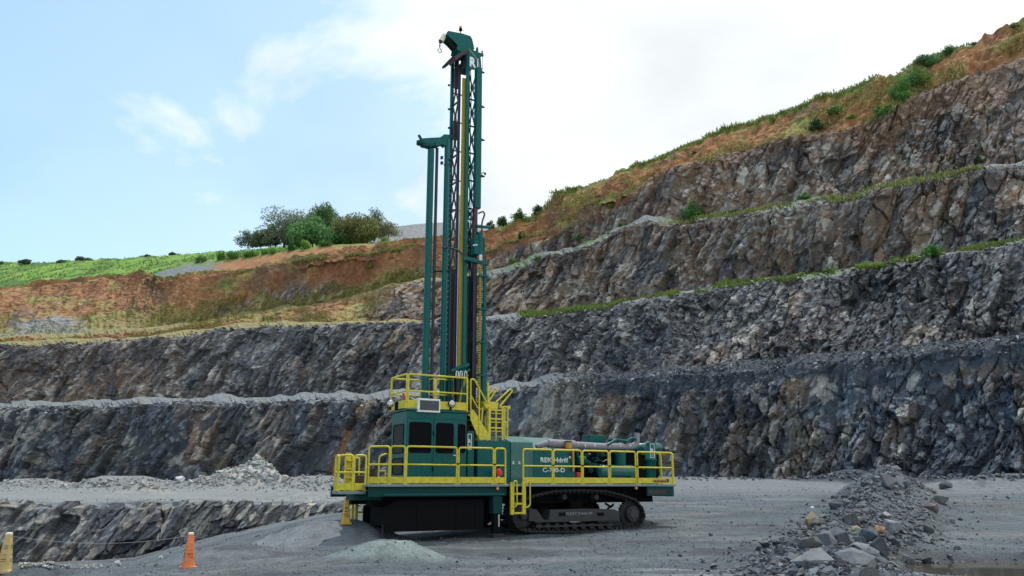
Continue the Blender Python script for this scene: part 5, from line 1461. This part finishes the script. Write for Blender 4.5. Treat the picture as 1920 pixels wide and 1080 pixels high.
# small stones, too many to count
HV = []
for me in HULLS[:8]:
    v = np.empty(len(me.vertices) * 3, np.float32); me.vertices.foreach_get('co', v)
    t = np.empty(len(me.polygons) * 3, np.int32); me.polygons.foreach_get('vertices', t); HV.append((v.reshape(-1, 3), t.reshape(-1, 3)))
def low(seed):
    r = random.Random(seed); bm_ = bmesh.new()
    for _ in range(8):
        v = Vector((r.gauss(0, 1), r.gauss(0, 1), r.gauss(0, 1))).normalized(); bm_.verts.new((v.x, v.y * .8, v.z * .65))
    bmesh.ops.convex_hull(bm_, input=bm_.verts); bmesh.ops.triangulate(bm_, faces=bm_.faces[:]); bm_.verts.index_update()
    v = np.array([q.co[:] for q in bm_.verts]); t = np.array([[q.index for q in f.verts] for f in bm_.faces]); bm_.free(); return v, t
LOW = [low(300 + i) for i in range(8)]
def stones(name, pts, sizes, cols, seed, mat=M_STONE):
    """Many small stones as one object."""
    g = np.random.default_rng(seed); VV, TT, CC, off = [], [], [], 0
    kind = g.integers(0, len(LOW), len(pts))
    for k, (v, t) in enumerate(LOW):
        i = np.where(kind == k)[0]
        if not len(i): continue
        a = g.random(len(i)) * 6.28; ca, sa = np.cos(a), np.sin(a)
        st_ = g.uniform(.6, 1.25, (len(i), 1, 3)); w = v[None] * st_ * sizes[i, None, None] * .5
        R = np.stack([w[..., 0] * ca[:, None] - w[..., 1] * sa[:, None], w[..., 0] * sa[:, None] + w[..., 1] * ca[:, None], w[..., 2]], -1)
        tl = g.uniform(-.6, .6, (len(i), 1)); R = np.stack([R[..., 0] * np.cos(tl) + R[..., 2] * np.sin(tl), R[..., 1], -R[..., 0] * np.sin(tl) + R[..., 2] * np.cos(tl)], -1)
        R = R + pts[i, None, :]
        VV.append(R.reshape(-1, 3)); CC.append(np.repeat(cols[i], len(v), 0))
        TT.append((t[None] + (off + np.arange(len(i)) * len(v))[:, None, None]).reshape(-1)); off += len(i) * len(v)
    T = np.concatenate(TT); me = raw_mesh(name, np.concatenate(VV), T, np.arange(len(T) // 3) * 3, None, np.concatenate(CC))
    return tag(link(name, me, mat), kind='stuff')
g = np.random.default_rng(77)
GRA = np.array(GR)
bp_ = np.array([berm_pt(rr)[:2] for _ in range(14000)])
bp_ += g.normal(0, .35, bp_.shape); sz_ = np.minimum(.035 + g.exponential(.065, len(bp_)), .32)
stones('rubble', np.column_stack([bp_, gz(bp_[:, 0], bp_[:, 1]) + sz_ * .12]), sz_, GRA[g.integers(0, 6, len(bp_))] * g.uniform(.75, 1.45, (len(bp_), 1)), 1)
# scattered gravel on the near floor
Yq = 11 * (60 / 11) ** g.random(42000); Xq = (g.random(42000) * 2060 - 1030) / F * Yq
cl_ = fbm(Xq / 2.5, Yq / 2.5, 401, 4) + g.normal(0, .3, len(Xq)) > .05
Xq, Yq = Xq[cl_], Yq[cl_]; sz_ = np.minimum(.016 + g.exponential(.016, len(Xq)), .17) * (.5 + Yq / 32)
stones('gravel', np.column_stack([Xq, Yq, gz(Xq, Yq) + sz_ * .15]), sz_, GRA[g.integers(0, 6, len(Xq))] * g.uniform(.75, 1.9, (len(Xq), 1)), 2)
Yq = 13 * (24 / 13) ** g.random(16000); Xq = (g.random(16000) * 2000 - 1000) / F * Yq; sz_ = np.minimum(.012 + g.exponential(.010, 16000), .07)
stones('gravel', np.column_stack([Xq, Yq, gz(Xq, Yq) + sz_ * .1]), sz_, GRA[g.integers(0, 6, 16000)] * g.uniform(.7, 2.0, (16000, 1)), 8)
# rubble at the foot of the low face, at the rockfall and along the western bank
def hits(n, fx, fy, y0):
    out = [ground_hit(fx(), fy(), y0, 140.0, 260) for _ in range(n)]; return np.array(out)
p_ = hits(260, lambda: rr.uniform(35, 190), lambda: rr.uniform(1054, 1068), 10); sz_ = g.uniform(.03, .16, len(p_))
stones('rubble', np.column_stack([p_, gz(p_[:, 0], p_[:, 1]) + .03]), sz_, np.array((.38, .38, .36)) * g.uniform(.5, 1.4, (len(p_), 1)), 3)
p_ = hits(900, lambda: 480 + rr.gauss(0, 60), lambda: rr.triangular(838, 905, 895), 60); sz_ = g.uniform(.15, .6, len(p_))
stones('rubble', np.column_stack([p_, gz(p_[:, 0], p_[:, 1]) + .1]), sz_, np.array((.42, .425, .41)) * g.uniform(.55, 1.4, (len(p_), 1)), 4)
p_ = hits(800, lambda: rr.uniform(0, 640), lambda: rr.triangular(898, 925, 905), 58); sz_ = g.uniform(.1, .5, len(p_))
stones('rubble', np.column_stack([p_, gz(p_[:, 0], p_[:, 1]) + .08]), sz_, np.array((.33, .335, .33)) * g.uniform(.55, 1.4, (len(p_), 1)), 5)
p_ = hits(700, lambda: rr.uniform(1270, 1930), lambda: rr.triangular(884, 903, 897), 50); sz_ = g.uniform(.1, .5, len(p_))
stones('rubble', np.column_stack([p_, gz(p_[:, 0], p_[:, 1]) + .08]), sz_, GRA[g.integers(0, 6, len(p_))] * g.uniform(.8, 1.8, (len(p_), 1)), 6)
# broken stone along the bench edges
for k, (Lc, n_, a_, b_) in enumerate(((CREST[0], 2400, 0, NC - 1), (CREST[1], 2600, 0, NC - 1), (CREST[2], 900, 560, NC - 1))):
    i = g.integers(a_, b_, n_); q = Lc[i] + g.normal(0, 1, (n_, 3)) * np.array((.25, .25, .12)) - np.abs(g.normal(0, 1, (n_, 1))) * np.array((0, .22, .75)); sz_ = np.minimum(.12 + g.exponential(.15, n_), .7)
    pal = np.where(g.random((n_, 1)) > .78, np.array((.38, .39, .39)), GRA[g.integers(0, 6, n_)])
    stones('rubble', q - np.array((0, .35, .12)), sz_, pal * g.uniform(.7, 1.3, (n_, 1)), 20 + k)

i = g.integers(int((1000 - PX0) / (PX1 - PX0) * NC), NC - 1, 5000); r_ = g.integers(112, 122, 5000)
q = FACES[0][r_, i] + g.normal(0, .3, (5000, 3)) * np.array((1, 1, .15)); sz_ = np.minimum(.10 + g.exponential(.13, 5000), .6)
stones('scree', q, sz_, GRA[g.integers(0, 6, 5000)] * g.uniform(.55, 1.25, (5000, 1)), 40)

# ================================================================ vegetation
def leaves_mesh(name, lobes, n, size, col, colvar, seed, fill=.35, thin=-.28):
    """Leaf-sized quads spread through overlapping lobes (x,y,z,rx,ry,rz)."""
    g = np.random.default_rng(seed); L = np.array(lobes, float); w = (L[:, 3] * L[:, 5]) ** 1.0; idx = g.choice(len(L), n, p=w / w.sum())
    u = g.normal(0, 1, (n, 3)); u /= np.linalg.norm(u, axis=1, keepdims=True)
    r = np.where(g.random((n, 1)) < fill, g.random((n, 1)) ** .5, g.uniform(.78, 1.12, (n, 1)))
    P = L[idx, :3] + u * r * L[idx, 3:]
    # clump and thin
    keep = fbm(P[:, 0] / (size * 4) + seed, (P[:, 2] + P[:, 1] * .7) / (size * 4), seed, 3) > thin
    P = P[keep]; u = u[keep]; idx = idx[keep]; n = len(P)
    a = g.normal(0, 1, (n, 3)); a /= np.linalg.norm(a, axis=1, keepdims=True)
    nn = u * .7 + g.normal(0, .6, (n, 3)); nn /= np.linalg.norm(nn, axis=1, keepdims=True)
    t1 = np.cross(nn, a); t1 /= np.linalg.norm(t1, axis=1, keepdims=True) + 1e-9; t2 = np.cross(nn, t1)
    s = (size * g.uniform(.55, 1.25, (n, 1)))
    V = np.stack([P - t1 * s * .5, P + t2 * s * .32, P + t1 * s * .5, P - t2 * s * .32], 1)
    c = np.array(col) * (1 + colvar * g.normal(0, 1, (n, 1))) * (.8 + .4 * g.random((len(L), 1))[idx])
    c = np.clip(c + g.normal(0, .008, (n, 3)), .01, 1)
    return raw_mesh(name, V.reshape(-1, 3), np.arange(4 * n), np.arange(n) * 4, None, np.repeat(c, 4, 0))
BARK = paint('bark', (.10, .085, .07), rough=.9, dust=.2)
def mound_lobes(w, h, d, n, seed, base=.1):
    r = random.Random(seed); out = []
    for k in range(n):
        fx_ = r.uniform(-.36, .36); hh = r.uniform(.35, 1.0) * (1 - abs(fx_) * .9)
        rz_ = h * r.uniform(.18, .32); rx_ = w * r.uniform(.15, .28)
        out.append((fx_ * w, r.uniform(-.3, .3) * d, max(h * hh - rz_, rz_ * .8 + base * h), rx_, rx_ * .9, rz_))
    for k in range(max(2, n // 3)):          # skirts that reach the ground
        out.append((r.uniform(-.34, .34) * w, r.uniform(-.25, .25) * d, h * (base + .12), w * r.uniform(.12, .2), w * .15, h * r.uniform(.16, .24)))
    return out
def tree(px, py, wpx, hpx, Y, col, label, airy, seed, group='trees on the hilltop', name='tree', lobes=11):
    p = at(px, py, Y); sc = Y / F; w, h = wpx * sc, hpx * sc
    t = empty(name, p); tag(t, label, 'tree', group)
    lb = mound_lobes(w, h, w * .8, lobes + 5, seed, .06)
    n = int(10500 * (.75 if airy else 1.0) * max(w * h / 130, .2))
    link('crown', leaves_mesh('crown', lb, n, .60 if not airy else .50, np.array(col) * (2.2 if airy else 1.8), .25, seed, .55, -.34 if airy else -.7), M_LEAF, t)
    b = MB(); r = random.Random(seed); b.cone((0, 0, -.6), (r.uniform(-.2, .2), 0, h * .5), .28 * h / 12 + .05, .12 * h / 12 + .03, 8)
    for l in lb[:7]:
        b.cone((0, 0, h * r.uniform(.2, .45)), (l[0], l[1], l[2]), .11 * h / 12 + .02, .03, 6)
    b.build('trunk', BARK, t)
    return t
HT = 216
TREES = [(465, 462, 46, 44, (.085, .105, .075), 'small grey green airy tree at the west end of the hilltop clump', True),
         (533, 460, 92, 92, (.095, .115, .07), 'tall grey green tree with an open crown in the west half of the clump', True),
         (508, 460, 34, 44, (.04, .055, .035), 'dark tree under the tall grey green one', False),
         (607, 452, 66, 84, (.07, .125, .045), 'tall green tree at the back of the middle of the clump', False),
         (586, 460, 80, 66, (.065, .145, .045), 'bright green bushy tree at the front of the clump', False),
         (668, 458, 86, 74, (.115, .125, .045), 'broad olive tree with a rounded crown in the east half of the clump', False),
         (702, 448, 42, 72, (.09, .11, .075), 'thin airy tree rising behind the broad olive one', True),
         (728, 446, 44, 40, (.12, .125, .085), 'low brownish airy tree at the east end of the clump', True),
         (640, 458, 40, 46, (.06, .12, .04), 'green tree filling the gap beside the broad olive one', False),
         (488, 462, 40, 34, (.09, .13, .055), 'low green tree joining the small airy tree to the tall grey one', False),
         (556, 462, 48, 40, (.085, .14, .05), 'low bushy tree between the tall grey tree and the bright green one', False)]
for i, (px, py, w, h, c, lab, airy) in enumerate(TREES):
    tree(px, py, w * 1.14, h, HT + (8 if i in (3, 6) else 0) - (5 if i == 4 else 0), c, lab, airy, 500 + i, 'trees of the hilltop clump')
FAR = [(46, 493, 26, 13), (115, 493, 22, 10), (158, 490, 34, 13), (275, 483, 20, 9), (325, 479, 17, 9), (205, 488, 12, 6), (2, 496, 14, 9)]
FL_ = ['wide dark tree on the far green skyline nearest the left edge', 'low dark tree on the far skyline between two larger ones', 'widest low tree on the far green skyline', 'small dark tree on the far skyline left of its brownish neighbour', 'small brownish tree on the far skyline close to the green bushes', 'tiny dark tree on the far skyline right of the widest one', 'dark tree cut by the left edge of the skyline']
for i, (px, py, w, h) in enumerate(FAR):
    tree(px, py + 2, w, h, 300, (.055, .075, .055), FL_[i], False, 540 + i, 'trees on the far skyline', lobes=7)
_V = np.concatenate([P_.reshape(-1, 3) for P_ in FACES[:5]] + [SHEETS[0].reshape(-1, 3), SHEETS[1].reshape(-1, 3)])
_z = (_V[:, 2] - EYE); _ax = _V[:, 1] * CP + _z * SP
_u = 960 + F * _V[:, 0] / _ax; _w = 540 - F * (_z * CP - _V[:, 1] * SP) / _ax
def on_terrain(px, py, Y):
    """Nearest bit of the modelled slopes under a pixel, so that a plant is rooted in it."""
    d2 = (_u - px) ** 2 + (_w - py) ** 2 + ((_V[:, 1] - Y) * .5) ** 2
    return _V[int(np.argmin(d2))]
def bush(px, py, wpx, hpx, Y, col, label, seed, leaf=.30, group='bushes on the quarry benches'):
    p = on_terrain(px, py, Y); sc = p[1] / F; w, h = wpx * sc, hpx * sc
    o = link('bush', leaves_mesh('bush', mound_lobes(w, h, w * .8, 10, seed, .02), int(min(max(260, 1500 * w * h / 5), 4000)), leaf * .85, np.array(col) * 1.35, .3, seed, .55, -.3), M_LEAF)
    o.location = p - np.array((0, 0, .12)); tag(o, label, 'bush', group); return o
BG, BY, BD = (.07, .15, .04), (.16, .23, .045), (.045, .09, .035)
def yc(pts, px, d=0): return float(np.interp(px, [p[0] for p in pts], [p[1] for p in pts])) + d
BUSH = [(942, 414, 28, 30, yc(sky_Y, 942, 1), BD, 'dark bush on the skyline just right of the mast'), (973, 407, 32, 22, yc(sky_Y, 973, 1), BG, 'wide green bush in the middle of the skyline row right of the mast'),
        (1007, 397, 24, 22, yc(sky_Y, 1007, 1), BD, 'dark bush at the upper end of the skyline row right of the mast'), (921, 428, 18, 18, 152, BD, 'small bush touching the mast hoses on the skyline'),
        (978, 446, 15, 22, 140, BD, 'lone dark bush low on the ochre slope right of the mast'), (962, 492, 18, 15, 137, BY, 'yellow green bush at the base of the ochre slope beside the mast'), (1009, 488, 20, 14, 134, BG, 'low green bush on the ledge below the ochre slope'),
        (1087, 450, 18, 20, 127, BG, 'green bush in the gully of the brown rock face'), (1146, 388, 18, 12, 128, BY, 'yellow green bush under the grass edge of the brown rock'), (1122, 370, 14, 10, 133, BG, 'small green bush on the grass edge above the brown rock'),
        (1163, 425, 9, 12, 122, BG, 'tiny green bush on the edge of the third bench'), (1300, 411, 42, 48, 117, (.06, .17, .04), 'tall bright green bush on the third bench'), (1335, 414, 34, 22, 114, BD, 'low dark bush beside the tall bright one on the third bench'),
        (1374, 402, 22, 16, 111, BD, 'dark bush on the third bench edge right of the tall bright one'), (1507, 372, 26, 16, 104, BG, 'low bush half way along the third bench'),
        (1527, 244, 38, 28, 111.5, BD, 'dense dark bush on the rim of the upper rock face'), (1567, 214, 30, 26, 113, (.09, .20, .045), 'bright leafy bush on the ochre slope above the dense dark one'), (1596, 222, 24, 12, 111, BY, 'straw green bush on the ochre slope'),
        (1660, 214, 36, 34, 108.5, (.08, .19, .04), 'bright bush at the foot of the green gully near the top'), (1690, 190, 56, 58, 109.5, (.09, .20, .045), 'large leafy bush half way up the green gully'), (1720, 160, 64, 52, 111, (.10, .19, .05), 'large bush at the upper part of the green gully'),
        (1740, 124, 56, 32, 112.5, (.07, .15, .06), 'rounded bush on the skyline above the gully'), (1778, 104, 46, 20, 111.5, (.055, .13, .05), 'wide bush on the skyline right of the gully'), (1840, 304, 24, 22, 93, BD, 'dark bush on the upper bench close to the right edge'),
        (1300, 288, 12, 14, 121, BD, 'small dark bush at the left end of the upper rim'), (1902, 52, 20, 14, 107, BD, 'dark bush on the skyline near the upper right corner'), (1827, 82, 14, 10, 110, BG, 'small bush on the skyline between the wide one and the corner'),
        (1746, 478, 28, 36, 85.5, (.075, .20, .04), 'upright bright green bush on the second bench near the right edge'), (1712, 488, 34, 18, 86, BY, 'low yellow green bush left of the upright bright one'), (1634, 502, 66, 20, 90, BY, 'long low bush along the second bench edge'),
        (1668, 494, 30, 22, 89, BG, 'green bush behind the right end of the long low one'), (1553, 512, 46, 13, 94.5, BY, 'flat yellow green bush on the second bench left of the long one'), (1500, 516, 22, 9, 96, BY, 'small straw bush on the second bench edge'), (1436, 526, 28, 10, 99, BY, 'flat bush on the second bench under the grey rock'),
        (1360, 540, 24, 9, 103, BG, 'low bush on the second bench above the engine end'), (1307, 547, 20, 9, 105, BG, 'small bush on the second bench edge above the engine'), (1072, 583, 20, 10, 116, BY, 'pale bush on the second bench right of the mast'), (1005, 592, 24, 10, 119, BG, 'low green bush on the second bench close to the mast'),
        (375, 492, 24, 18, 206, BG, 'dark bush at the edge of the green field'), (415, 482, 18, 26, 206, (.10, .21, .05), 'upright light green bush beside the ochre bank'), (437, 482, 30, 20, 206, (.09, .19, .05), 'low green bush under the small airy tree'), (470, 470, 30, 18, 204, (.08, .18, .04), 'green bush in front of the small airy tree'),
        (500, 468, 40, 16, 203, (.10, .20, .05), 'long green bush at the foot of the clump'), (545, 464, 20, 26, 203, (.06, .15, .045), 'upright green bush below the tall grey tree'), (574, 464, 24, 28, 202, (.17, .29, .05), 'bright yellow green bush at the foot of the clump'), (610, 462, 26, 14, 203, BG, 'low bush right of the bright yellow green one'), (722, 456, 20, 20, 190, (.17, .25, .06), 'yellow green bush at the foot of the grey spoil hill'),
        (292, 528, 13, 18, 168, BG, 'green bush on the low saddle between the two ochre slopes'), (22, 646, 12, 12, 150, BG, 'small bush on the bench edge at the far left'), (690, 502, 18, 10, 148, BY, 'straw coloured bush on the ochre slope left of the mast'), (755, 516, 16, 10, 147, BY, 'small straw bush on the ochre slope close to the mast')]
for i, (px, py, w, h, Y, c, lab) in enumerate(BUSH):
    bush(px, py, w, h, Y, c, lab, 700 + i)

def grass(name, P, hgt, wid, col_a, col_b, seed):
    g = np.random.default_rng(seed); n = len(P)
    a = g.random(n) * 6.28; lean = g.normal(0, .35, (n, 2)); h = hgt * g.uniform(.4, 1.3, n); w = wid * g.uniform(.6, 1.3, n)
    d = np.stack([np.cos(a) * w, np.sin(a) * w, 0 * w], 1)
    V = np.stack([P - d - (0, 0, .05), P + d - (0, 0, .05), P + np.stack([lean[:, 0] * h, lean[:, 1] * h, h], 1)], 1)
    c = np.array(col_a) + (np.array(col_b) - np.array(col_a)) * g.random((n, 1)); c = c * g.uniform(.7, 1.3, (n, 1))
    return tag(link(name, raw_mesh(name, V.reshape(-1, 3), np.arange(3 * n), np.arange(n) * 3, None, np.repeat(c, 3, 0)), M_LEAF), kind='stuff')
def along(Pface, rows, c0, c1, n, seed, thresh=-.1, sc=5.0, jit=.4):
    g = np.random.default_rng(seed); r = g.integers(rows[0], rows[1], n * 3); c = g.integers(int((c0 - PX0) / (PX1 - PX0) * NC), int((c1 - PX0) / (PX1 - PX0) * NC) - 1, n * 3)
    q = Pface[r, c] + g.normal(0, 1, (n * 3, 3)) * np.array((jit, jit, .03)); k = fbm(q[:, 0] / sc, q[:, 1] / sc + q[:, 2] / sc, seed, 3) > thresh
    return q[k][:n]
GA, GB = (.10, .19, .035), (.24, .27, .06); SA, SB = (.17, .20, .05), (.36, .31, .11)
grass('grass', along(FACES[1], (95, 107), 925, 1900, 13000, 1, .0, 9), .34, .12, GA, GB, 11)
grass('grass', along(FACES[2], (87, 97), 1230, 1900, 7000, 2, .05, 9), .34, .12, GA, SB, 12)
grass('dry_grass', along(FACES[2], (5, 86), -100, 720, 14000, 3, .0), .34, .12, SA, SB, 13)
grass('dry_grass', along(FACES[3], (3, 60), -100, 900, 14000, 4, .12), .34, .12, SA, SB, 14)
grass('grass', along(FACES[3], (112, 119), 400, 1700, 7000, 5, .0), .35, .12, GA, SB, 15)
grass('grass', along(P5, (42, 49), 900, 2000, 9000, 6, .05, 8), .42, .13, GA, GB, 16)
grass('dry_grass', along(P5, (2, 40), 900, 2000, 14000, 7, .15, 7), .36, .12, SA, SB, 17)
g = np.random.default_rng(5); n_ = 26000; fr_ = (g.random(n_) ** 1.6 * (FIELD.shape[0] - 12)).astype(int) + 10; fc_ = g.integers(0, FIELD.shape[1], n_)
q = FIELD[fr_, fc_] + g.normal(0, .5, (n_, 3)) * np.array((1, 1, .1)); kq = fbm(q[:, 0] / 5, q[:, 1] / 12, 9, 4) > -.15
grass('field_grass', q[kq], .5, .30, (.09, .17, .04), (.22, .33, .08), 18)
# ================================================================ cones and the rope between them
CONE_O = paint('faded_orange_plastic', (.78, .22, .075), rough=.6, dust=.2, dustcol=(.6, .4, .3))
CONE_Y = paint('faded_yellow_plastic', (.72, .42, .06), rough=.6, dust=.25, dustcol=(.6, .5, .3))
CONE_B = paint('bleached_yellow_plastic', (.56, .42, .17), rough=.65, dust=.4, dustcol=(.5, .45, .3))
INK = paint('worn_print', (.16, .035, .03), rough=.7, dust=.2, dustcol=(.5, .2, .1))
INKD = paint('dark_print', (.06, .045, .03), rough=.7)
def cone(px, py, h, mat, ink, label, Y=None, rz=.5, rows=((.45, .03), (.40, .03))):
    if Y is None:
        X, Y = ground_hit(px, py); z = float(gz(X, Y))
    else:
        X, _, z = at(px, py, Y)
    t = empty('traffic_cone', (X, Y, z), rz); tag(t, label, 'traffic cone', 'warning cones round the drill pad')
    b = MB(); s0, s1 = h * .165, h * .075; n = 20
    def sq(s, z_): return [(x, y, z_) for x, y in rrect(-s, s, -s, s, s * .45, 4)]
    rings = [sq(s0 * 1.0, .035), sq(s0 * .96, h * .1), sq(s1, h * .97), sq(s1 * .7, h)]
    m = len(rings[0]); V = [p for r in rings for p in r]
    b.add(V, [(k * m + i, k * m + (i + 1) % m, (k + 1) * m + (i + 1) % m, (k + 1) * m + i) for k in range(3) for i in range(m)]); b.add(rings[3], [list(range(m))])
    b.build('cone_body', mat, t)
    MB().prism(rrect(-h * .215, h * .215, -h * .215, h * .215, h * .06, 4), -.02, .034, 'z').build('cone_base', mat, t, .006)
    c = MB(); rr_ = [sq(s1 * 1.06, h * .955), sq(s1 * 1.02, h * .995), sq(s1 * .7, h + .012)]; V = [p for r in rr_ for p in r]
    c.add(V, [(k * m + i, k * m + (i + 1) % m, (k + 1) * m + (i + 1) % m, (k + 1) * m + i) for k in range(2) for i in range(m)]); c.add(rr_[2], [list(range(m))]); c.build('cone_cap', CREAMP, t)
    r = random.Random(int(px))
    p = MB()
    for side in range(4):
        for zf_, hh in rows:
            z_ = h * zf_; s = s0 + (s1 - s0) * zf_ + .003; wd = s * 1.15; k = 5
            for q in range(k):
                x0 = -wd / 2 + q * wd / k; x1 = x0 + wd / k * .7
                pts = [(x0, -s, z_), (x1, -s, z_), (x1, -s + .003, z_ + h * hh), (x0, -s + .003, z_ + h * hh)]
                if r.random() < .4: pts = [(x0, -s, z_), ((x0 + x1) / 2, -s, z_), ((x0 + x1) / 2, -s + .003, z_ + h * hh), (x0, -s + .003, z_ + h * hh)]
                a = side * math.pi / 2; ca, sa = math.cos(a), math.sin(a)
                p.add([(x * ca - y * sa, x * sa + y * ca, zz) for x, y, zz in pts], [(0, 1, 2, 3)])
    o = p.build('worn_lettering', ink, t); o['kind'] = 'stuff'
    return Vector((X, Y, z + h * .97))
c1 = cone(352.5, 1065, .73, CONE_O, INK, 'orange square warning cone standing alone left of the pale dust heap', rz=.62, rows=((.50, .02), (.38, .045), (.30, .045)))
c2 = cone(7, 1073, .76, CONE_B, INKD, 'bleached yellow warning cone cut off by the left edge', rz=.2, rows=((.66, .03), (.60, .03), (.44, .02), (.32, .03), (.27, .025)))
hx, hy = ground_hit(648, 982, 22)
c3 = cone(648, 982, .042 * 18.6, CONE_Y, INKD, 'amber warning cone standing close to the front platform of the drill rig', rz=.35, rows=((.56, .05), (.44, .05), (.32, .05), (.25, .05)))
ROPE = paint('pale_rope', (.30, .31, .30), rough=.8)
def rope(a, b_, sag, label):
    pts = [a.lerp(b_, t) - Vector((0, 0, sag * 4 * t * (1 - t))) for t in np.linspace(0, 1, 24)]
    tag(MB().path(pts, .0045, 6).build('rope', ROPE), label, 'rope', None)
rope(c2 - Vector((0, 0, .03)), c1 - Vector((0, 0, .03)), .16, 'thin pale rope sagging from the bleached cone to the orange cone')
rope(c1 - Vector((0, 0, .03)), c3 - Vector((0, 0, .05)), .55, 'thin pale rope running from the orange cone towards the rig')
